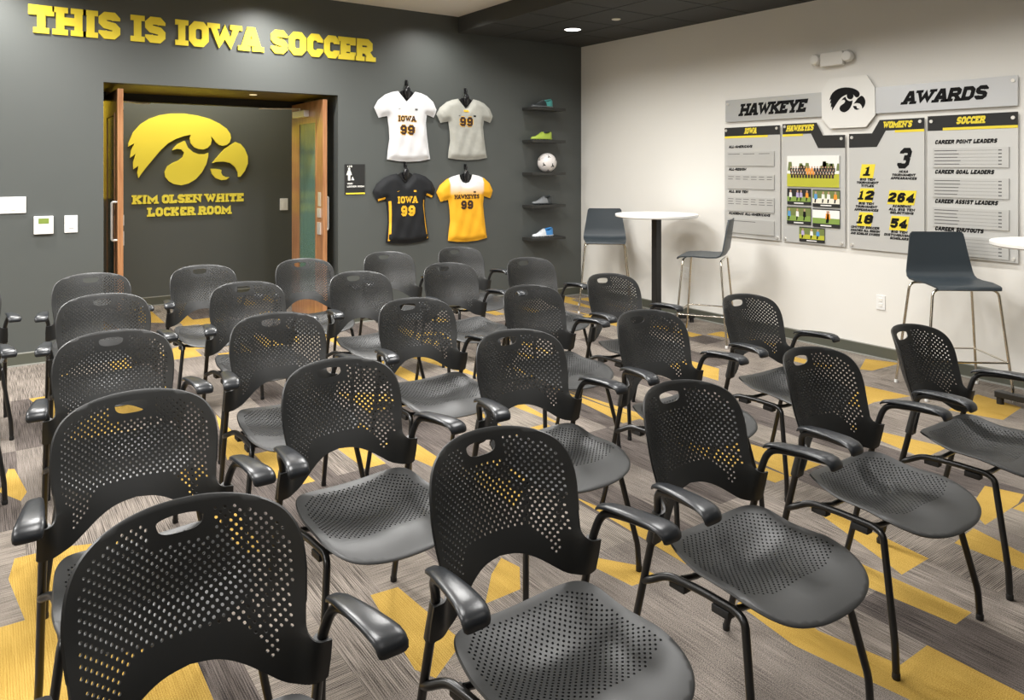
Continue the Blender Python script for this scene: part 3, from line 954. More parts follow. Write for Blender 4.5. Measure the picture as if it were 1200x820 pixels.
# corridor wall: emblem and room name
HAWK = {
'crest': [(-0.651, 0.063), (-0.604, 0.186), (-0.531, 0.278), (-0.441, 0.343), (-0.336, 0.387), (-0.213, 0.41), (-0.072, 0.416), (0.071, 0.399), (0.201, 0.367), (0.316, 0.314), (0.399, 0.256), (0.441, 0.196), (0.45, 0.144), (0.433, 0.091), (0.399, 0.061), (0.357, 0.051), (0.316, 0.059), (0.274, 0.093), (0.241, 0.139), (0.22, 0.164), (0.23, 0.113), (0.217, 0.061), (0.184, 0.023), (0.139, 0.003), (0.087, 0.008), (0.039, 0.028), (-0.001, 0.075), (-0.012, 0.125), (-0.001, 0.173), (-0.072, 0.158), (-0.166, 0.119), (-0.244, 0.07), (-0.32, -0.006), (-0.396, -0.106), (-0.471, -0.205), (-0.523, -0.278), (-0.55, -0.324), (-0.563, -0.262), (-0.55, -0.188), (-0.602, -0.226), (-0.604, -0.148), (-0.581, -0.053), (-0.634, -0.099), (-0.626, -0.018), (-0.59, 0.064), (-0.653, 0.026)],
'cheek': [(-0.075, 0.099), (-0.143, 0.064), (-0.182, 0.021), (-0.2, -0.009), (-0.151, 0.008), (-0.104, 0.002), (-0.072, -0.036), (-0.088, -0.087), (-0.135, -0.126), (-0.197, -0.155), (-0.251, -0.193), (-0.281, -0.255), (-0.274, -0.313), (-0.236, -0.363), (-0.182, -0.397), (-0.104, -0.412), (-0.025, -0.391), (0.055, -0.341), (0.119, -0.265), (0.168, -0.171), (0.192, -0.077), (0.192, -0.034), (0.152, -0.051), (0.087, -0.052), (0.023, -0.027), (-0.033, 0.023), (-0.064, 0.099)],
'beak': [(0.5, 0.097), (0.45, 0.065), (0.374, 0.012), (0.299, -0.076), (0.237, -0.154), (0.283, -0.141), (0.366, -0.136), (0.441, -0.153), (0.5, -0.206), (0.531, -0.267), (0.534, -0.32), (0.56, -0.316), (0.611, -0.25), (0.646, -0.162), (0.646, -0.073), (0.611, 0.015), (0.56, 0.076)],
'lower_beak': [(0.217, -0.222), (0.233, -0.283), (0.274, -0.331), (0.341, -0.358), (0.399, -0.35), (0.433, -0.322), (0.391, -0.322), (0.352, -0.301), (0.336, -0.266), (0.341, -0.24), (0.324, -0.231), (0.269, -0.223)]}
logo = thing('bird_emblem', 'raised yellow bird head emblem on the dark corridor wall', 'emblem', (1.94, YC, 1.77))
for nm, pts in HAWK.items():
    bm = bmesh.new()
    prism(bm, pts, lambda x, z, d: (x, -d, z), 0.001, 0.03)
    obj(nm, bm, M['hawk_yellow'], logo)
nm_sign = thing('room_name_lettering', 'small yellow slab letters naming the locker room below the bird emblem', 'sign', (1.94, YC, 1.13))
fc = back_local(1.94, YC, 1.13, on_corr)
for tx, a, b, z0, z1 in (('KIM OLSEN WHITE', 1.335, 2.539, 1.154, 1.253), ('LOCKER ROOM', 1.49, 2.39, 1.009, 1.109)):
    for ch, qs in text_quads(tx, a, b, z0, z1, h=.146, gap=.09, space=.40):
        bm = bmesh.new()
        union_prism(bm, qs, fc, 0.001, 0.02)
        obj('letter', bm, M['hawk_yellow'], nm_sign)

def plate(name, label, cat, x0, x1, z0, z1, yw, extras=None, d=.014, mat_=None):
    bm = bmesh.new()
    t = thing(name, label, cat, ((x0 + x1) / 2, yw, (z0 + z1) / 2))
    hx, hz = (x1 - x0) / 2, (z1 - z0) / 2
    box(bm, -hx, hx, -d, -.0005, -hz, hz, 0, min(.004, d * .4))
    obj('cover_plate', bm, mat_ or M['white_plastic'], t)
    return t, hx, hz

t, hx, hz = plate('light_switch', 'white switch plate on the corridor wall beside the emblem', 'light switch', 2.982, 3.081, 1.03, 1.177, YC, d=.012)
bm = bmesh.new(); box(bm, -.018, .018, -.017, -.010, -.035, .035, 0, .002); obj('rocker', bm, M['white_plastic'], t)
t, hx, hz = plate('thermostat', 'white thermostat with green display on the dark wall', 'thermostat', .307, .441, 1.035, 1.178, YW, d=.026)
bm = bmesh.new(); box(bm, -.036, .036, -.028, -.025, .012, .055); obj('display', bm, M['lcd'], t)
bm = bmesh.new()
for k in range(3): box(bm, -.03 + k * .022, -.014 + k * .022, -.029, -.025, -.045, -.032)
obj('button', bm, M['badge'], t)
t, hx, hz = plate('light_switch', 'white switch plate on the dark wall right of the thermostat', 'light switch', .518, .612, 1.036, 1.177, YW, d=.012)
bm = bmesh.new(); box(bm, -.018, .018, -.017, -.010, -.035, .035, 0, .002); obj('rocker', bm, M['white_plastic'], t)
t, hx, hz = plate('switch_panel', 'wide white multi switch panel at the left frame edge', 'light switch', -.02, .256, 1.207, 1.337, YW, d=.012)
for k in range(5):
    bm = bmesh.new(); box(bm, -.115 + k * .052, -.087 + k * .052, -.017, -.010, -.04, .04, 0, .002); obj('rocker', bm, M['white_plastic'], t)

# restroom sign
t = thing('restroom_sign', 'black restroom sign with white pictogram and yellow foot stripe', 'sign', (3.035, YW, 1.447))
fs_ = back_local(3.035, YW, 1.447, on_back)
bm = bmesh.new(); box(bm, -.108, .108, -.008, -.0005, -.150, .152, 0, .002); obj('panel', bm, M['black_card'], t)
bm = bmesh.new(); box(bm, -.095, .108, -.0095, -.007, -.150, -.136); obj('stripe', bm, M['yellow'], t)
bm = bmesh.new()
cx, cz = 2.973, 1.50
prism(bm, [(cx + .012 * cos(2 * pi * k / 12), cz + .052 + .012 * sin(2 * pi * k / 12)) for k in range(12)], fs_, .008, .010)
prism(bm, [(cx - .012, cz + .038), (cx + .012, cz + .038), (cx + .03, cz - .01), (cx + .012, cz - .012), (cx + .012, cz - .065), (cx - .012, cz - .065), (cx - .012, cz - .012), (cx - .03, cz - .01)], fs_, .008, .010)
prism(bm, [(cx + .022, cz - .062), (cx + .055, cz - .062), (cx + .036, cz - .025)], fs_, .008, .010)
obj('pictogram', bm, M['badge'], t)
bm = bmesh.new()
text_mesh(bm, '110', 2.952, 3.005, 1.568, 1.586, fs_, .008, .010, serif=False)
text_mesh(bm, 'WOMEN', 2.952, 3.010, 1.395, 1.412, fs_, .008, .010, serif=False)
text_mesh(bm, 'LOCKER ROOM', 2.952, 3.135, 1.366, 1.383, fs_, .008, .010, serif=False)
obj('lettering', bm, M['badge'], t)

# ------------------------------------------------------------------ the two wooden doors, folded back into the recess
def door(name, x_face, s, closer):
    """leaf parallel to Y; s = +1 when the pull side faces +X"""
    x0, x1 = x_face - .022, x_face + .022
    y0, y1 = 7.115, 8.035
    zt = 2.238
    g0, g1 = y0 + .19, y0 + .68
    gz0, gz1 = .25, 2.03
    bm = bmesh.new()
    box(bm, x0, x1, y0, g0, .008, zt, 0, .002); box(bm, x0, x1, g1, y1, .008, zt, 0, .002)
    box(bm, x0, x1, g0, g1, .008, gz0, 0); box(bm, x0, x1, g0, g1, gz1, zt, 0)
    o = obj(name, bm, M['wood']); o['kind'] = 'structure'
    bm = bmesh.new(); box(bm, x0 + .002, x1 - .002, g0, g1, gz0, gz1); obj('glass_pane', bm, M['glass'], o)
    bm = bmesh.new()
    for xa in (x0 - .004, x1):
        box(bm, xa, xa + .004, g0 - .012, g0 + .012, gz0 - .012, gz1 + .012); box(bm, xa, xa + .004, g1 - .012, g1 + .012, gz0 - .012, gz1 + .012)
        box(bm, xa, xa + .004, g0 + .012, g1 - .012, gz0 - .012, gz0 + .012); box(bm, xa, xa + .004, g0 + .012, g1 - .012, gz1 - .012, gz1 + .012)
    obj('glazing_bead', bm, M['wood'], o)
    bm = bmesh.new()
    xp = x_face + s * .022; xq = x_face + s * .058
    yh = y0 + .07
    tube(bm, fillet([(xp, yh, 1.272), (xq, yh, 1.272), (xq, yh, .946), (xp, yh, .946)], .035, 6), .011, 10)
    obj('pull_handle', bm, M['handle'], o, 45)
    bm = bmesh.new()
    box(bm, x_face - s * .022 - .012, x_face - s * .022 + .012, y0 + .05, y0 + .13, .90, 1.02); box(bm, x_face - s * .022 - .012, x_face - s * .022 + .012, y0 + .05, y0 + .13, 1.07, 1.16)
    box(bm, x_face - s * .022 - .004, x_face - s * .022 + .004, y0 + .055, y0 + .125, 1.18, 1.32)
    obj('lock', bm, M['handle'], o)
    if closer:
        bm = bmesh.new()
        xi = x_face - s * .022
        xa, xb = sorted((xi, xi - s * .055))
        box(bm, xa, xb, 7.50, 7.86, 2.085, 2.155, 0, .006)
        cl = obj('door_closer', bm, M['handle'], o)
        bm = bmesh.new()
        tube(bm, [(xi - s * .03, 7.70, 2.16), (xi - s * .03, 7.70, 2.178), (xi - s * .26, 8.0, 2.19), (xi - s * .35, 8.04, 2.192)], .009, 8)
        obj('closer_arm', bm, M['handle'], cl, 45)
    return o
door('door_1', .930, -1, True)
door('door_2', 2.735, 1, True)
bm = bmesh.new(); lathe(bm, [(.035, -.004), (.035, 0)], 24, (0, 0, 0)); 
t = thing('ceiling_downlight', 'small round light in the vestibule soffit above the doors', 'light', (2.15, 7.51, DZ))
obj('lens', bm, mat('vestibule lens', (1, .85, .5), .5, emit=0.8), t, 40)

# ------------------------------------------------------------------ jerseys on black hangers
JB = [(-0.167, 0.148), (-0.102, 0.160), (-0.062, 0.115), (-0.002, 0.054), (0.058, 0.117), (0.098, 0.164), (0.166, 0.152), (0.235, 0.127), (0.311, 0.068), (0.353, -0.014), (0.340, -0.06), (0.318, -0.101), (0.272, -0.085), (0.235, -0.074), (0.224, -0.159), (0.235, -0.281), (0.255, -0.427), (0.276, -0.545), (0.153, -0.568), (0.018, -0.575), (-0.115, -0.568), (-0.226, -0.551), (-0.218, -0.457), (-0.199, -0.339), (-0.206, -0.221), (-0.225, -0.105), (-0.28, -0.115), (-0.321, -0.125), (-0.348, -0.07), (-0.372, -0.022), (-0.328, 0.055), (-0.245, 0.118)]
CREW = [(-0.167, 0.148), (-0.085, 0.168), (-0.070, 0.120), (-0.045, 0.085), (0, 0.072), (0.045, 0.085), (0.070, 0.120), (0.085, 0.168)] + JB[6:]
def dens(poly, step=.02):
    out = []
    for i in range(len(poly)):
        a = Vector(poly[i]); b = Vector(poly[(i + 1) % len(poly)])
        n = max(1, int((b - a).length / step))
        out += [tuple(a.lerp(b, k / n)) for k in range(n)]
    return out
WAVES = [(9, 2.3, .0), (15, -5, 1.3), (4, 13, 2.1)]
def jersey_depth(x, z, poly):
    d = seg_dist(x, z, poly)
    body = .024 + .030 * smooth01(d / .055)
    w_ = (.004 * sin(22 * x + 9 * z) + .003 * sin(47 * x - 16 * z + 1) + .002 * sin(30 * z + 20 * x)) * smooth01(d / .05)
    return body + (w_ if z < -.2 else w_ * .4)

def jersey(name, label, cx, cz, mats, kind, outline, matfn=None, kz=1.0):
    t = thing(name, label, 'jersey', (cx, YW, cz), 0, 'jerseys hung on the dark wall')
    poly = dens([(x, z * kz if z < 0 else z) for x, z in outline])
    inner = [(ix * .02, iz * .02) for ix in range(-20, 21) for iz in range(-30, 10) if in_poly(ix * .02, iz * .02, poly) and seg_dist(ix * .02, iz * .02, poly) > .008]
    bm = bmesh.new()
    sheet(bm, poly, [], inner, lambda x, z: (x, -jersey_depth(x, z, poly), z), lambda x, z: (x, -.016, z))
    if matfn:
        for f in bm.faces:
            c = f.calc_center_median(); f.material_index = matfn(c.x, c.z)
    obj('shirt_body', bm, mats, t, 60)
    return t, poly

def jf(poly, off=.0015):
    return lambda x, z, d: (x, -jersey_depth(x, z, poly) - off - d, z)

def subq(qs, n=3):
    """split quads so that print follows the cloth"""
    out = []
    for q in qs:
        a, b, c, d = [Vector(p) for p in q]
        for i in range(n):
            for j in range(n):
                def pt(u, v): return tuple((a * (1 - u) + d * u) * (1 - v) + (b * (1 - u) + c * u) * v)
                out.append([pt(i / n, j / n), pt(i / n, (j + 1) / n), pt((i + 1) / n, (j + 1) / n), pt((i + 1) / n, j / n)])
    return out
def cloth_text(t, name, txt, x0, x1, z0, z1, poly, m, outline=None, h=.128, serif=True):
    bm = bmesh.new()
    items = text_quads(txt, x0, x1, z0, z1, h=h, serif=serif, gap=.14)
    for ch, qs in items:
        union_prism(bm, qs, jf(poly), 0.0012, 0.002)
    obj(name, bm, m, t)
    if outline:
        bm = bmesh.new()
        e = (z1 - z0) * .06
        for ch, qs in items:
            big = []
            for q in qs:
                cx = sum(p[0] for p in q) / 4; cy = sum(p[1] for p in q) / 4
                big.append([(p[0] + math.copysign(e, p[0] - cx), p[1] + math.copysign(e, p[1] - cy)) for p in q])
            union_prism(bm, big, jf(poly), 0.0003, 0.001)
        obj(name + '_outline', bm, outline, t)
def small_marks(t, poly, m1, m2):
    bm = bmesh.new()
    prism(bm, [(-.115, -.022), (-.105, -.030), (-.082, -.018), (-.104, -.024)], jf(poly), .0004, .0016)
    obj('chest_mark', bm, m1, t)
    bm = bmesh.new(); prism(bm, [(.078, -.034), (.108, -.034), (.108, -.016), (.078, -.016)], jf(poly), .0004, .0016)
    obj('chest_badge', bm, m2, t)

# white
t, poly = jersey('soccer_jersey', 'white short sleeve jersey numbered 99 on the dark wall, upper left', 3.61, 2.20, [M['jersey_white']], 'v', JB)
cloth_text(t, 'team_name', 'IOWA', -.115, .085, -.155, -.096, poly, M['brown'], M['orange_print'])
cloth_text(t, 'number', '99', -.092, .072, -.292, -.192, poly, M['brown'], M['orange_print'])
small_marks(t, poly, M['ink_grey'], M['ink_grey'])
# grey
t, poly = jersey('soccer_jersey', 'heather grey short sleeve jersey numbered 99, upper right', 4.335, 2.157, [M['jersey_grey']], 'v', JB, None, .89)
cloth_text(t, 'number', '99', -.095, .068, -.140, -.038, poly, M['brown'], M['orange_print'])
small_marks(t, poly, M['ink'], M['ink'])
bm = bmesh.new(); prism(bm, [(-.045, .018), (.02, .018), (.02, .040), (-.045, .040)], jf(poly), .0004, .0016); obj('chest_print', bm, M['orange_print'], t)
# black with gold piping
t, poly = jersey('soccer_jersey', 'black jersey numbered 99 with gold cuffs and side stripes, lower left', 3.595, 1.342, [M['jersey_black']], 'v', JB)
def trim_strip(name, pts, wd):
    bm = bmesh.new()
    union_prism(bm, stroke(pts, wd, (False, False)), jf(poly), -.0012, .0016)
    obj(name, bm, M['gold'], t)
trim_strip('side_stripe', [(-.192, -.125), (-.186, -.18), (-.183, -.26), (-.181, -.35), (-.188, -.45), (-.196, -.535)], .011)
trim_strip('side_stripe', [(.205, -.12), (.203, -.18), (.213, -.28), (.226, -.38), (.240, -.47), (.250, -.53)], .007)
trim_strip('sleeve_cuff', [(-.316, -.112), (-.275, -.102), (-.236, -.092)], .010)
trim_strip('sleeve_cuff', [(.314, -.090), (.275, -.074), (.243, -.062)], .010)
cloth_text(t, 'team_name', 'IOWA', -.108, .120, -.150, -.078, poly, M['orange_print'])
cloth_text(t, 'number', '99', -.070, .092, -.285, -.175, poly, M['orange_print'])
small_marks(t, poly, M['orange_print'], M['orange_print'])
# gold with white yoke
def gold_mat():
    m = bpy.data.materials.new('gold knit with white yoke'); m.use_nodes = True
    nt = m.node_tree; b = nt.nodes['Principled BSDF']; b.inputs['Roughness'].default_value = .7
    tc = nt.nodes.new('ShaderNodeTexCoord'); sx = nt.nodes.new('ShaderNodeSeparateXYZ')
    nt.links.new(tc.outputs['Object'], sx.inputs[0])
    ax = nt.nodes.new('ShaderNodeMath'); ax.operation = 'ABSOLUTE'; nt.links.new(sx.outputs['X'], ax.inputs[0])
    mz = nt.nodes.new('ShaderNodeMapRange'); mz.inputs['From Min'].default_value = -.06; mz.inputs['From Max'].default_value = .05
    nt.links.new(sx.outputs['Z'], mz.inputs['Value'])
    mxx = nt.nodes.new('ShaderNodeMapRange'); mxx.inputs['From Min'].default_value = .225; mxx.inputs['From Max'].default_value = .205
    nt.links.new(ax.outputs[0], mxx.inputs['Value'])
    mu = nt.nodes.new('ShaderNodeMath'); mu.operation = 'MULTIPLY'
    nt.links.new(mz.outputs[0], mu.inputs[0]); nt.links.new(mxx.outputs[0], mu.inputs[1])
    mx = nt.nodes.new('ShaderNodeMix'); mx.data_type = 'RGBA'
    mx.inputs[6].default_value = (.88, .44, .015, 1); mx.inputs[7].default_value = (.83, .82, .82, 1)
    nt.links.new(mu.outputs[0], mx.inputs[0]); nt.links.new(mx.outputs[2], b.inputs['Base Color'])
    return m
t, poly = jersey('soccer_jersey', 'gold jersey with white shoulders reading HAWKEYES 99, lower right', 4.335, 1.318, [gold_mat()], 'crew', CREW)
cloth_text(t, 'team_name', 'HAWKEYES', -.165, .150, -.098, -.050, poly, M['brown'])
cloth_text(t, 'number', '99', -.082, .072, -.212, -.116, poly, M['brown'])
small_marks(t, poly, M['orange_print'], M['brown'])
for cx, cz, lb in ((3.61, 2.20, 'white'), (4.335, 2.157, 'heather grey'), (3.595, 1.342, 'black'), (4.335, 1.318, 'gold')):
    t = thing('display_hanger', 'glossy black bust hanger holding the %s jersey' % lb, 'hanger', (cx, YW, cz), 0, 'black hangers holding the jerseys')
    bm = bmesh.new()
    lathe(bm, [(.006, .090), (.014, .100), (.022, .125), (.028, .155), (.026, .190), (.014, .212), (.008, .218)], 16, (0, 0, 0))
    bmesh.ops.transform(bm, matrix=Matrix.Translation((0, -.034, 0)) @ Matrix.Diagonal((1.25, .75, 1.0, 1)), verts=bm.verts)
    prism(bm, [(-.086, .148), (-.055, .112), (0, .068), (.055, .114), (.082, .148), (.045, .172), (-.045, .172)] if lb != 'gold' else
          [(-.072, .160), (-.060, .128), (-.035, .100), (0, .090), (.035, .100), (.060, .128), (.072, .160), (.04, .178), (-.04, .178)], lambda x, z, d: (x, -d, z), .002, .020)
    obj('neck_form', bm, M['hanger'], t, 50)
    bm = bmesh.new()
    tube(bm, fillet([(0, -.036, .212), (0, -.036, .262), (0, -.020, .268), (0, -.001, .262)], .015, 5), .008, 10)
    obj('hook', bm, M['hanger'], t, 50)
    bm = bmesh.new(); box(bm, -.014, .014, -.012, -.0005, .225, .285, 0, .003); obj('wall_bracket', bm, M['hanger'], t)

# ------------------------------------------------------------------ floating shelves with shoes and a ball
SX0, SX1, SD = 5.117, 5.608, .20
SZ = [2.245, 1.868, 1.490, 1.112, .734]
POS = ['top shelf of five', 'second shelf from the top', 'middle shelf', 'fourth shelf from the top', 'lowest shelf of five']
HOLD = ['with a dark and teal shoe', 'with a lime shoe', 'with the white ball', 'with a grey shoe', 'with a white and blue shoe']
for k in range(5):
    bm = bmesh.new(); box(bm, SX0, SX1, YW - SD, YW - .0005, SZ[k] - .016, SZ[k] + .016, 0, .002)
    tag(obj('wall_shelf', bm, M['shelf']), 'charcoal floating shelf, %s, %s' % (POS[k], HOLD[k]), 'shelf', 'floating shelves on the dark wall')

def cleat(label, cx, top, m_toe, m_heel, m_sole, L=.275, toe_frac=.55):
    """a football boot, toe towards -X"""
    t = thing('soccer_cleat', label, 'shoe', (cx, YW - .10, top), 0, 'shoes on the shelves')
    n = 14
    bmu = bmesh.new(); rings = []
    for i in range(n + 1):
        s = i / n
        x = -L / 2 + L * s
        wd = .047 * (sin(pi * min(1, (s * .92 + .06))) ** .55) * (1 - .12 * sin(pi * s * 1.2))
        hgt = .022 + .060 * smooth01((s - .12) / .5)
        if s > .58: hgt = .080 - .016 * smooth01((s - .58) / .14) + .026 * smooth01((s - .74) / .18)
        if i == 0: wd, hgt = .012, .016
        if i == n: wd *= .55; hgt *= .82
        topw = wd * (1 - .55 * smooth01((s - .2) / .5))
        base = .018
        ring = []
        for q in range(12):
            a = pi * q / 11
            yy = cos(a); zz = sin(a)
            ww = wd * (1 - zz) + topw * zz
            ring.append((x, yy * ww, base + (hgt) * zz))
        rings.append(ring)
    loft(bmu, rings, True, True, 0)
    for f in bmu.faces:
        if f.calc_center_median().x > -L / 2 + L * toe_frac: f.material_index = 1
    obj('upper', bmu, [m_toe, m_heel], t, 50)
    bms = bmesh.new(); rings = []
    for i in range(n + 1):
        s = i / n; x = -L / 2 - .003 + (L + .006) * s
        wd = .049 * (sin(pi * min(1, (s * .92 + .06))) ** .55) * (1 - .18 * sin(pi * s)) + .002
        if i == 0: wd = .012
        rings.append([(x, wd, .012), (x, wd, .021), (x, -wd, .021), (x, -wd, .012)])
    loft(bms, rings)
    obj('sole', bms, m_sole, t)
    bmt = bmesh.new()
    for sx, sy in ((-.09, .022), (-.09, -.022), (-.05, .03), (-.05, -.03), (-.01, .026), (-.01, -.026), (.085, .024), (.085, -.024), (.12, .02), (.12, -.02)):
        lathe(bmt, [(.004, .0), (.007, .013)], 8, (sx, sy, 0))
    obj('stud', bmt, m_sole, t, 40)
    bmc = bmesh.new()
    ring = [(L * .24 + .052 * cos(2 * pi * k / 18), .021 * sin(2 * pi * k / 18), .094 + .010 * cos(2 * pi * k / 18)) for k in range(18)]
    tube(bmc, ring + [ring[0]], .006, 8, caps=False)
    prism(bmc, [p[:2] for p in ring], lambda x, y, d: (x, y, .088 + .010 * (x - L * .24) / .052 + d), 0, .004)
    obj('collar', bmc, m_heel if m_heel is not M['lime'] else M['shoe_dark'], t, 50)
    bml = bmesh.new()
    for k in range(5):
        s = .28 + k * .055; x = -L / 2 + L * s; z = .018 + .022 + .060 * smooth01((s - .12) / .5)
        tube(bml, [(x, -.018, z - .006), (x + .004, 0, z + .003), (x, .018, z - .006)], .003, 6)
    obj('laces', bml, m_sole, t, 50)
    return t
cleat('dark soccer shoe with teal heel on the top shelf', 5.335, SZ[0] + .016, M['shoe_dark'], M['teal'], M['silver_shoe'], .30, .62)
cleat('lime green and black soccer shoe on the second shelf', 5.325, SZ[1] + .016, M['lime'], M['lime'], M['lime'], .295)
cleat('grey and black soccer shoe on the fourth shelf', 5.335, SZ[3] + .016, M['silver_shoe'], M['shoe_dark'], M['shoe_dark'], .285, .7)
cleat('white soccer shoe with blue heel on the lowest shelf', 5.345, SZ[4] + .016, M['white_shoe'], M['blue'], M['white_shoe'], .295, .6)
R_ = .113
bm = bmesh.new()
bmesh.ops.create_uvsphere(bm, u_segments=64, v_segments=40, radius=R_)
dirs = []
for la, lo, rr in ((-20, -62, .26), (-12, -118, .26), (38, -85, .22), (20, -25, .25), (20, -160, .25), (-55, -90, .2), (70, 60, .3), (-20, 60, .3), (20, 120, .3)):
    d = Vector((cos(radians(la)) * cos(radians(lo)), cos(radians(la)) * sin(radians(lo)), sin(radians(la))))
    up = (Vector((0, 0, 1)) - d * d.z).normalized(); sd = up.cross(d)
    dirs.append((d, up, sd, rr))
for f in bm.faces:
    c = f.calc_center_median().normalized()
    for d, up, sd, rr in dirs:
        if c.dot(d) < .8: continue
        a, b_ = c.dot(sd) / rr, c.dot(up) / rr
        # three curved blades leaving the centre
        ang = math.atan2(b_, a); rad = math.hypot(a, b_)
        if rad < .35 + .65 * max(0, cos(3 * (ang + rad * .5))) ** 2 and rad < 1: f.material_index = 1
        if rad < .16: f.material_index = 2
ob = obj('soccer_ball', bm, [M['ball'], M['ink'], M['brown']], None, 60)
ob.location = (5.40, YW - .108, SZ[2] + .016 + R_); ob.rotation_euler = (0, 0, radians(-28))
tag(ob, 'white soccer ball with dark marks on the middle shelf', 'ball')

# ------------------------------------------------------------------ award boards on the white wall
def panel_thing(name, label, u0, u1, z0, z1):
    t = thing(name, label, 'award board', (XW, 4.87 - (u0 + u1) / 2, (z0 + z1) / 2))
    org = Vector((XW, 4.87 - (u0 + u1) / 2, (z0 + z1) / 2))
    f = lambda u, z, d: tuple(Vector(on_right(u, z, d)) - org)
    return t, f
D0, D1 = .018, .024       # stand-off gap and face
def poly_part(t, f, name, pts, d0, d1, m):
    bm = bmesh.new(); prism(bm, pts, f, d0, d1); return obj(name, bm, m, t)
def rect(u0, u1, z0, z1): return [(u0, z0), (u1, z0), (u1, z1), (u0, z1)]
def txt(t, f, name, s, u0, u1, z0, z1, m, d0=D1, d1=D1 + .002, **kw):
    bm = bmesh.new(); text_mesh(bm, s, u0, u1, z0, z1, f, d0, d1, **kw); return obj(name, bm, m, t)
def standoffs(t, f, pts):
    for u, z in pts:
        bm = bmesh.new()
        prism(bm, [(u + .013 * cos(2 * pi * k / 16), z + .013 * sin(2 * pi * k / 16)) for k in range(16)], f, 0.0005, D1 + .009)
        obj('standoff', bm, M['handle'], t)

# header
t, f = panel_thing('award_header', 'long silver header reading HAWKEYE AWARDS with bird badge', 0.01, 2.578, 1.90, 2.34)
poly_part(t, f, 'plate', [(.01, 2.014), (1.06, 2.014), (1.06, 2.226), (.01, 2.228)], D0, D1, M['board_header'])
poly_part(t, f, 'plate', [(1.53, 2.012), (2.578, 2.010), (2.578, 2.226), (1.53, 2.226)], D0, D1, M['board_header'])
poly_part(t, f, 'badge', [(1.06, 1.995), (1.136, 1.905), (1.459, 1.905), (1.54, 2.0), (1.535, 2.23), (1.467, 2.337), (1.128, 2.337), (1.055, 2.23)], D0 + .004, D1 + .008, M['badge'])
txt(t, f, 'lettering', 'HAWKEYE', .176, .924, 2.064, 2.181, M['ink'], shear=.28, h=.14, gap=.05)
txt(t, f, 'lettering', 'AWARDS', 1.757, 2.398, 2.070, 2.174, M['ink'], shear=.28, h=.14, gap=.05)
bm = bmesh.new()
for nm, pts in HAWK.items():
    prism(bm, [(1.296 + x * .248, 2.143 + z * .255) for x, z in pts], f, D1 + .008, D1 + .010)
obj('emblem', bm, M['ink'], t)
standoffs(t, f, [(.04, 2.19), (2.55, 2.19)])

def list_block(t, f, u0, u1, z0, z1, cols, rows, right_nums=False):
    poly_part(t, f, 'plaque', rect(u0, u1, z0, z1), D1 + .003, D1 + .011, M['plaque'])
    bm = bmesh.new()
    rr = random.Random(int(z0 * 1000))
    for r in range(rows):
        z = z1 - .018 - r * ((z1 - z0 - .02) / max(5, rows))
        for c in range(cols):
            w_ = (u1 - u0) / cols
            a = u0 + .012 + c * w_
            if not right_nums:
                prism(bm, rect(a, a + w_ * rr.uniform(.55, .78), z - .005, z), f, D1 + .011, D1 + .012)
            else:
                prism(bm, rect(a, a + .16 + rr.uniform(0, .03), z - .006, z), f, D1 + .011, D1 + .012)
                prism(bm, rect(a + .16, u1 - .075, z - .0045, z - .003), f, D1 + .011, D1 + .0116)
                prism(bm, rect(u1 - .068, u1 - .045, z - .008, z), f, D1 + .011, D1 + .012)
    obj('text_lines', bm, M['ink_grey'], t)

# board 1
t, f = panel_thing('award_board', 'silver award board titled IOWA, leftmost of the four', 0.0, .632, .889, 1.957)
poly_part(t, f, 'plate', rect(0, .632, .889, 1.957), D0, D1, M['board'])
poly_part(t, f, 'header_band', rect(0, .632, 1.872, 1.957), D1, D1 + .002, M['black_card'])
poly_part(t, f, 'stripe', rect(0, .50, 1.852, 1.872), D1, D1 + .002, M['yellow'])
txt(t, f, 'title', 'IOWA', .235, .385, 1.890, 1.945, M['yellow'], D1 + .002, D1 + .004, shear=.25, h=.145, gap=.06)
for s, z, r, c, ue in (('ALL-AMERICANS', 1.755, 1, 3, .33), ('ALL-REGION', 1.535, 2, 6, .26), ('ALL BIG TEN', 1.318, 3, 6, .28), ('ACADEMIC ALL-AMERICANS', 1.105, 1, 1, .53)):
    txt(t, f, 'heading', s, .05, ue, z, z + .026, M['ink'], shear=.25, h=.15, serif=False, gap=.1)
    list_block(t, f, .04, .575, z - .175, z - .038, c, r)
standoffs(t, f, [(.02, 1.93), (.60, 1.93), (.02, .915), (.60, .915)])
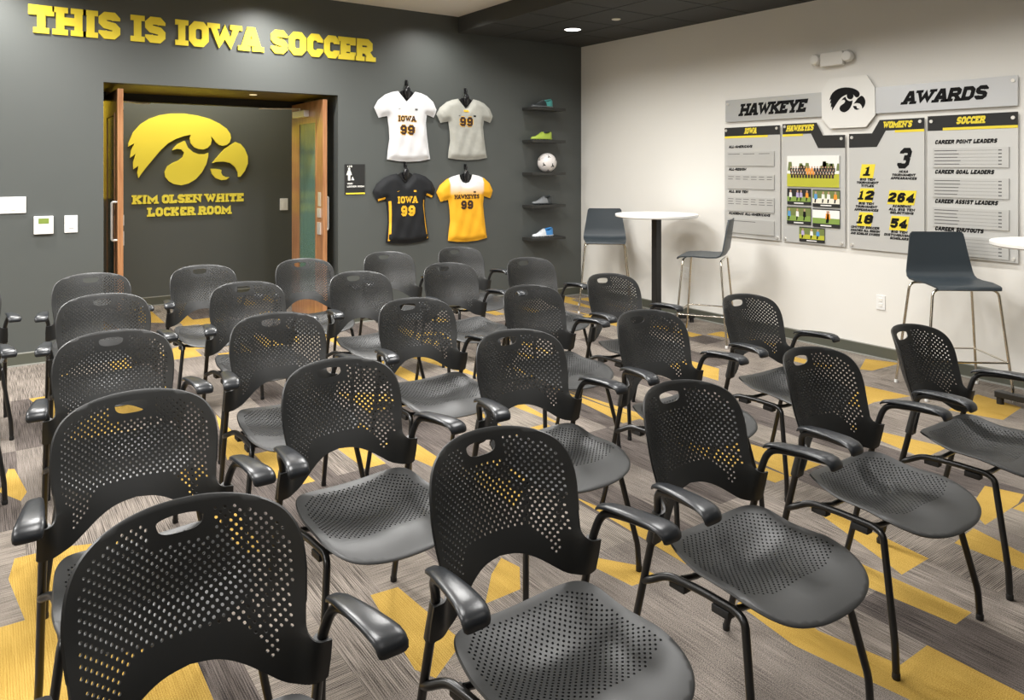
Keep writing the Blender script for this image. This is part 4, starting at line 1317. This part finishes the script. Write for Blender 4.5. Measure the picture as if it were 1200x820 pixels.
# board 2
t, f = panel_thing('award_board', 'silver board titled HAWKEYES with team photographs', .66, 1.278, .889, 1.965)
poly_part(t, f, 'plate', [(.66, .889), (1.272, .889), (1.272, 1.846), (1.06, 1.85), (1.0, 1.965), (.66, 1.965)], D0, D1, M['board'])
poly_part(t, f, 'header_band', [(.66, 1.965), (1.005, 1.962), (1.065, 1.848), (1.272, 1.846), (1.272, 1.735), (1.02, 1.737), (.95, 1.868), (.66, 1.870)], D1, D1 + .002, M['black_card'])
poly_part(t, f, 'stripe', rect(.66, .87, 1.850, 1.870), D1, D1 + .002, M['yellow'])
txt(t, f, 'title', 'HAWKEYES', .70, .985, 1.895, 1.950, M['yellow'], D1 + .002, D1 + .004, shear=.25, h=.145, gap=.06)
def team_photo(t, f, u0, u1, z0, z1):
    bm = bmesh.new(); d = D1 + .004
    prism(bm, rect(u0, u1, z0, z1), f, d, d + .008, 0)
    e = d + .008
    H = z1 - z0; W_ = u1 - u0
    prism(bm, rect(u0, u1, z0, z0 + H * .42), f, e, e + .0005, 2)
    r = random.Random(3)
    for k in range(16):
        a = u0 + W_ * r.random() * .95; hh = H * r.uniform(.12, .28)
        if .42 < (a - u0) / W_ < .62: continue
        prism(bm, [(a, z0 + H * .52), (min(u1, a + .05), z0 + H * .52), (min(u1, a + .04), z0 + H * .55 + hh), (a + .01, z0 + H * .55 + hh)], f, e, e + .0005, 1)
    for row, (zz, n) in enumerate(((.50, 17), (.40, 16), (.30, 15))):
        for k in range(n):
            a = u0 + W_ * (.06 + .01 * row) + k * (W_ * (.88 - .02 * row)) / n
            w_ = W_ * .05
            z = z0 + H * zz
            m = 5 if (row < 2 and 6 <= k <= 8) else (4 if row == 2 and k % 5 else 3)
            prism(bm, rect(a, a + w_ * .8, z - H * .02, z + H * .10), f, e + .0005 + row * .0003, e + .0008 + row * .0003, m)
            prism(bm, rect(a + w_ * .2, a + w_ * .6, z + H * .10, z + H * .16), f, e + .0005 + row * .0003, e + .0008 + row * .0003, 6)
    return obj('team_photo', bm, [M['sky'], M['tree'], M['grass'], M['black_card'], M['brown'], M['photo_orange'], M['skin']], t)
team_photo(t, f, .715, 1.225, 1.395, 1.672)
def action_photo(t, f, u0, u1, z0, z1, cols, ground, sky):
    bm = bmesh.new(); d = D1 + .004; e = d + .006; H = z1 - z0; W_ = u1 - u0
    prism(bm, rect(u0, u1, z0, z1), f, d, e, 0)
    prism(bm, rect(u0, u1, z0 + H * .20, z0 + H * .50), f, e, e + .0005, 1)
    prism(bm, rect(u0, u1, z0 + H * .50, z1 - H * .06), f, e, e + .0005, 2)
    for k, (cu, mi) in enumerate(cols):
        a = u0 + W_ * cu; w_ = W_ * .065
        prism(bm, [(a - w_, z0 + H * .46), (a + w_, z0 + H * .44), (a + w_ * .8, z0 + H * .74), (a - w_ * .8, z0 + H * .76)], f, e + .0005, e + .001, mi)
        prism(bm, [(a - w_ * .8, z0 + H * .24), (a - w_ * .1, z0 + H * .24), (a + w_ * .3, z0 + H * .46), (a - w_ * .6, z0 + H * .46)], f, e + .0005, e + .001, 8)
        prism(bm, rect(a - w_ * .45, a + w_ * .45, z0 + H * .76, z0 + H * .90), f, e + .0005, e + .001, 7)
    prism(bm, rect(u0 + W_ * .3, u0 + W_ * .7, z0 + H * .06, z0 + H * .13), f, e, e + .0005, 6)
    return obj('action_photo', bm, [M['black_card'], ground, sky, M['photo_blue'], M['photo_lilac'], M['photo_orange'], M['badge'], M['skin'], M['ink']], t)
action_photo(t, f, .715, .952, 1.232, 1.378, [(.15, 6), (.45, 4), (.6, 4), (.85, 5)], M['grass2'], M['black_card'])
action_photo(t, f, .972, 1.228, 1.222, 1.372, [(.12, 3), (.4, 6), (.6, 6), (.85, 5)], M['cream'], M['tree'])
action_photo(t, f, .712, .952, 1.055, 1.212, [(.1, 3), (.45, 6), (.75, 8)], M['grass2'], M['tree'])
action_photo(t, f, .972, 1.228, 1.045, 1.205, [(.55, 5), (.6, 5)], M['grass2'], M['sky'])
action_photo(t, f, .838, 1.085, .905, 1.035, [(.15, 4), (.5, 6), (.75, 3)], M['grass'], M['tree'])
standoffs(t, f, [(.685, 1.94), (1.24, 1.815), (.685, .915), (1.24, .915)])
# board 3
t, f = panel_thing('award_board', "silver board titled WOMEN'S with big numbers on yellow tags", 1.309, 1.931, .889, 1.957)
poly_part(t, f, 'plate', [(1.309, .885), (1.931, .885), (1.931, 1.957), (1.60, 1.957), (1.53, 1.852), (1.309, 1.852)], D0, D1, M['board'])
poly_part(t, f, 'header_band', [(1.309, 1.735), (1.55, 1.737), (1.625, 1.868), (1.931, 1.870), (1.931, 1.957), (1.575, 1.957), (1.51, 1.850), (1.309, 1.852)], D1, D1 + .002, M['black_card'])
poly_part(t, f, 'stripe', rect(1.70, 1.931, 1.850, 1.870), D1, D1 + .002, M['yellow'])
txt(t, f, 'title', "WOMEN'S", 1.60, 1.845, 1.888, 1.942, M['yellow'], D1 + .002, D1 + .004, shear=.25, h=.145, gap=.06)
def stat(u, z, num, lines, tagw, big=False):
    if big:
        txt(t, f, 'figure', num, u - .06, u + .075, z - .095, z + .07, M['ink'], shear=.25, h=.125)
        zz = z - .130
    else:
        poly_part(t, f, 'number_tag', [(u - tagw, z - .055), (u + tagw - .02, z - .055), (u + tagw, z + .060), (u - tagw + .02, z + .060)], D1, D1 + .002, M['yellow'])
        wn = .038 * len(num)
        txt(t, f, 'figure', num, u - wn, u + wn, z - .036, z + .042, M['ink'], D1 + .002, D1 + .004, shear=.25, h=.14)
        zz = z - .077
    for k, s in enumerate(lines):
        wd = min(.128, .0096 * len(s))
        txt(t, f, 'caption', s, u - wd, u + wd, zz - k * .0268, zz - k * .0268 + .021, M['ink'], shear=.25, h=.15, serif=False, gap=.1)
stat(1.47, 1.535, '1', ['BIG TEN', 'TOURNAMENT', 'TITLES'], .068)
stat(1.46, 1.335, '12', ['BIG TEN', 'TOURNAMENT', 'APPEARANCES'], .070)
stat(1.45, 1.135, '18', ['UNITED SOCCER', 'COACHES ALL REGION', 'AND SCHOLAR AWARDS'], .070)
stat(1.77, 1.655, '3', ['NCAA', 'TOURNAMENT', 'APPEARANCES'], .07, True)
stat(1.755, 1.325, '264', ['ACADEMIC', 'ALL BIG TEN', 'SELECTIONS'], .118)
stat(1.735, 1.118, '54', ['BIG TEN', 'DISTINGUISHED', 'SCHOLARS'], .082)
standoffs(t, f, [(1.335, 1.82), (1.90, 1.93), (1.335, .915), (1.90, .915)])
# board 4
t, f = panel_thing('award_board', 'silver board titled SOCCER listing career leaders, rightmost of the four', 1.957, 2.58, .889, 1.966)
poly_part(t, f, 'plate', rect(1.957, 2.58, .889, 1.966), D0, D1, M['board'])
poly_part(t, f, 'header_band', rect(1.957, 2.58, 1.852, 1.966), D1, D1 + .002, M['black_card'])
poly_part(t, f, 'stripe', rect(2.07, 2.58, 1.852, 1.872), D1 + .002, D1 + .003, M['yellow'])
txt(t, f, 'title', 'SOCCER', 2.165, 2.375, 1.895, 1.950, M['yellow'], D1 + .002, D1 + .004, shear=.25, h=.145, gap=.06)
for s, z, ue in (('CAREER POINT LEADERS', 1.748, 2.45), ('CAREER GOAL LEADERS', 1.520, 2.43), ('CAREER ASSIST LEADERS', 1.295, 2.455), ('CAREER SHUTOUTS', 1.085, 2.36)):
    txt(t, f, 'heading', s, 2.01, ue, z, z + .032, M['ink'], shear=.25, h=.15, serif=False, gap=.1)
    list_block(t, f, 2.0, 2.525, z - .178, z - .030, 1, 5, True)
standoffs(t, f, [(1.985, 1.925), (2.55, 1.925), (1.985, .915), (2.55, .915)])

# emergency light
t = thing('emergency_light', 'white emergency light box with two lamp heads above the award boards', 'light', (XW, 3.71, 2.50))
bm = bmesh.new(); box(bm, -.055, -.0005, -.105, .105, -.055, .065, 0, .008); obj('housing', bm, M['white_wall'], t)
for s in (-1, 1):
    bm = bmesh.new()
    lathe(bm, [(.045, 0), (.052, .03), (.040, .055), (.02, .06)], 20, (0, 0, 0))
    bmesh.ops.transform(bm, matrix=Matrix.Translation((-.022, s * .150, .012)) @ Matrix.Rotation(-pi / 2, 4, 'Y'), verts=bm.verts)
    tube(bm, [(-.03, s * .10, .01), (-.03, s * .125, .01)], .014, 10)
    obj('lamp_head', bm, M['white_wall'], t, 40)
# outlet
t = thing('wall_outlet', 'white outlet cover low on the white wall', 'outlet', (XW, 3.298, .46))
bm = bmesh.new(); box(bm, -.008, -.0005, -.038, .038, -.060, .060, 0, .003); obj('cover_plate', bm, M['white_plastic'], t)
for s in (-1, 1):
    bm = bmesh.new(); box(bm, -.011, -.007, -.017, .017, s * .022 - .014, s * .022 + .014, 0, .002); obj('socket', bm, M['badge'], t)
t = thing('wall_outlet', 'white outlet cover behind the far bar table', 'outlet', (XW, 5.40, .46))
bm = bmesh.new(); box(bm, -.008, -.0005, -.038, .038, -.060, .060, 0, .003); obj('cover_plate', bm, M['white_plastic'], t)
for s in (-1, 1):
    bm = bmesh.new(); box(bm, -.011, -.007, -.017, .017, s * .022 - .014, s * .022 + .014, 0, .002); obj('socket', bm, M['badge'], t)

# ceiling fittings
t = thing('ceiling_downlight', 'lit round downlight in the dark ceiling near the corner', 'light', (5.15, 6.21, ZD))
bm = bmesh.new(); lathe(bm, [(.105, 0), (.105, -.006), (.088, -.008), (.084, -.004)], 32); obj('trim_ring', bm, M['lamp_ring'], t, 40)
bm = bmesh.new(); lathe(bm, [(.084, -.002), (.084, -.005)], 32); obj('lens', bm, M['lamp'], t, 40)
t = thing('ceiling_disc', 'small cream disc flush in the dark ceiling', 'sprinkler cover', (5.147, 5.529, ZD))
bm = bmesh.new(); lathe(bm, [(.045, 0), (.045, -.006), (.035, -.009)], 24); obj('cover', bm, M['cream'], t, 40)

# ------------------------------------------------------------------ bar tables
def bar_table(label, x, y, arm_deg, r=.41):
    t = thing('bar_table', label, 'table', (x, y, 0), 0, 'white round bar tables')
    bm = bmesh.new(); lathe(bm, [(r - .012, 1.070), (r, 1.078), (r, 1.097), (r - .004, 1.101)], 64); obj('table_top', bm, M['table_top'], t, 35)
    bm = bmesh.new(); box(bm, -.035, .035, -.035, .035, .07, 1.062, 0, .004)
    obj('column', bm, M['table_base'], t)
    bm = bmesh.new(); box(bm, -.16, .16, -.16, .16, 1.060, 1.070, 0, .002); obj('mounting_plate', bm, M['table_base'], t)
    for k in range(4):
        a = radians(arm_deg + 90 * k)
        m = Matrix.Rotation(a, 4, 'Z')
        bm = bmesh.new(); box(bm, 0.02, .40, -.03, .03, .045, .085, 0, .004)
        bmesh.ops.transform(bm, matrix=m, verts=bm.verts)
        arm_ = obj('base_arm', bm, M['table_base'], t)
        bm = bmesh.new(); lathe(bm, [(.022, 0), (.022, .045)], 14, (.375, 0, 0)); bmesh.ops.transform(bm, matrix=m, verts=bm.verts)
        obj('foot', bm, M['rubber'], arm_, 40)
    return t
bar_table('white round bar table on black cross base, far corner by the dark wall', 5.50, 5.32, -24.6)
bar_table('white round bar table cut off by the right frame edge', 5.52, 1.84, 90)

# ------------------------------------------------------------------ bar stools
def stool_parts():
    P = {}
    # one-piece shell: profile from seat front edge over the seat to the back top (local: faces -Y)
    prof = [(-.225, .748, .205), (-.215, .765, .212), (-.18, .772, .218), (-.08, .768, .226), (.05, .764, .232), (.13, .768, .236), (.168, .785, .236), (.188, .82, .232), (.198, .88, .222), (.210, .96, .208), (.222, 1.04, .196), (.229, 1.085, .188), (.231, 1.102, .172)]
    n = 12; th = .012
    top = []; bot = []
    for i, (y, z, hw) in enumerate(prof):
        a = Vector(prof[max(0, i - 1)][:2]); b = Vector(prof[min(len(prof) - 1, i + 1)][:2])
        tg = (b - a).normalized(); nr = Vector((-tg.y, tg.x))
        rt = []; rb = []
        for k in range(n + 1):
            u = -1 + 2 * k / n
            cur = .012 * u * u * (0 if i < 3 else 1)
            p = Vector((y, z)) + nr * cur
            q = p - nr * th
            rt.append((u * hw, p.x, p.y)); rb.append((u * hw, q.x, q.y))
        top.append(rt); bot.append(rb)
    bm = bmesh.new()
    A = [[bm.verts.new(p) for p in r] for r in top]; B = [[bm.verts.new(p) for p in r] for r in bot]
    for i in range(len(A) - 1):
        for k in range(n):
            bm.faces.new((A[i][k], A[i][k + 1], A[i + 1][k + 1], A[i + 1][k])); bm.faces.new((B[i][k + 1], B[i][k], B[i + 1][k], B[i + 1][k + 1]))
        bm.faces.new((A[i][0], A[i + 1][0], B[i + 1][0], B[i][0])); bm.faces.new((A[i + 1][n], A[i][n], B[i][n], B[i + 1][n]))
    for k in range(n):
        bm.faces.new((A[0][k + 1], A[0][k], B[0][k], B[0][k + 1])); bm.faces.new((A[-1][k], A[-1][k + 1], B[-1][k + 1], B[-1][k]))
    P['shell'] = (bm, M['stool'])
    fx, fy = .285, .225   # feet
    tx, ty = .215, .165
    legs = []
    for sy in (-1, 1):
        bm = bmesh.new()
        pth = fillet([(-fx, sy * fy, .012), (-tx, sy * ty, .742), (tx, sy * ty, .742), (fx, sy * fy, .012)], [0, .05, .05, 0], 6)
        tube(bm, pth, .0095, 10)
        legs.append(bm)
    P['legs'] = legs
    z = .26; k = (z - .012) / .73
    x_ = fx + (tx - fx) * k; y_ = fy + (ty - fy) * k
    bm = bmesh.new()
    tube(bm, [(-x_, -y_, z), (x_, -y_, z)], .0075, 8)
    P['footrest'] = bm
    bars = []
    for a, b in (((-x_, y_), (-x_, -y_)), ((x_, y_), (x_, -y_)), ((-x_, y_), (x_, y_))):
        bm = bmesh.new(); tube(bm, [(*a, z), (*b, z)], .006, 8); bars.append(bm)
    P['bars'] = bars
    P['glides'] = []
    for sy in (-1, 1):
        for sx in (-1, 1):
            bm = bmesh.new(); lathe(bm, [(.012, 0), (.013, .003), (.011, .022)], 12, (sx * fx, sy * fy, 0)); P['glides'].append((sy, bm))
    return P
SP = stool_parts()
st0 = thing('bar_stool', 'x', 'stool', group='slate bar stools')
obj('seat_shell', *SP['shell'], st0, 50)
lg = [obj('leg_frame', b, M['steel'], st0, 45) for b in SP['legs']]
for sy, b in SP['glides']: obj('foot_glide', b, M['white_plastic'], lg[0 if sy < 0 else 1], 40)
obj('footrest', SP['footrest'], M['steel'], st0, 45)
for b in SP['bars']: obj('stretcher', b, M['steel'], st0, 45)
def face(o, x, y, fx, fy):
    o.location = (x, y, 0); o.rotation_euler = (0, 0, math.atan2(fx, -fy))
sA = st0; sB = copy_tree(st0); sC = copy_tree(st0)
face(sA, 5.57, 6.16, -.65, -.76); sA['label'] = 'slate grey bar stool in the corner, left of the far bar table'
face(sB, 5.38, 4.59, -.52, .855); sB['label'] = 'slate grey bar stool seen side on, right of the far bar table'
face(sC, 5.53, 2.52, -.62, -.785); sC['label'] = 'slate grey bar stool in front of the career leaders board'
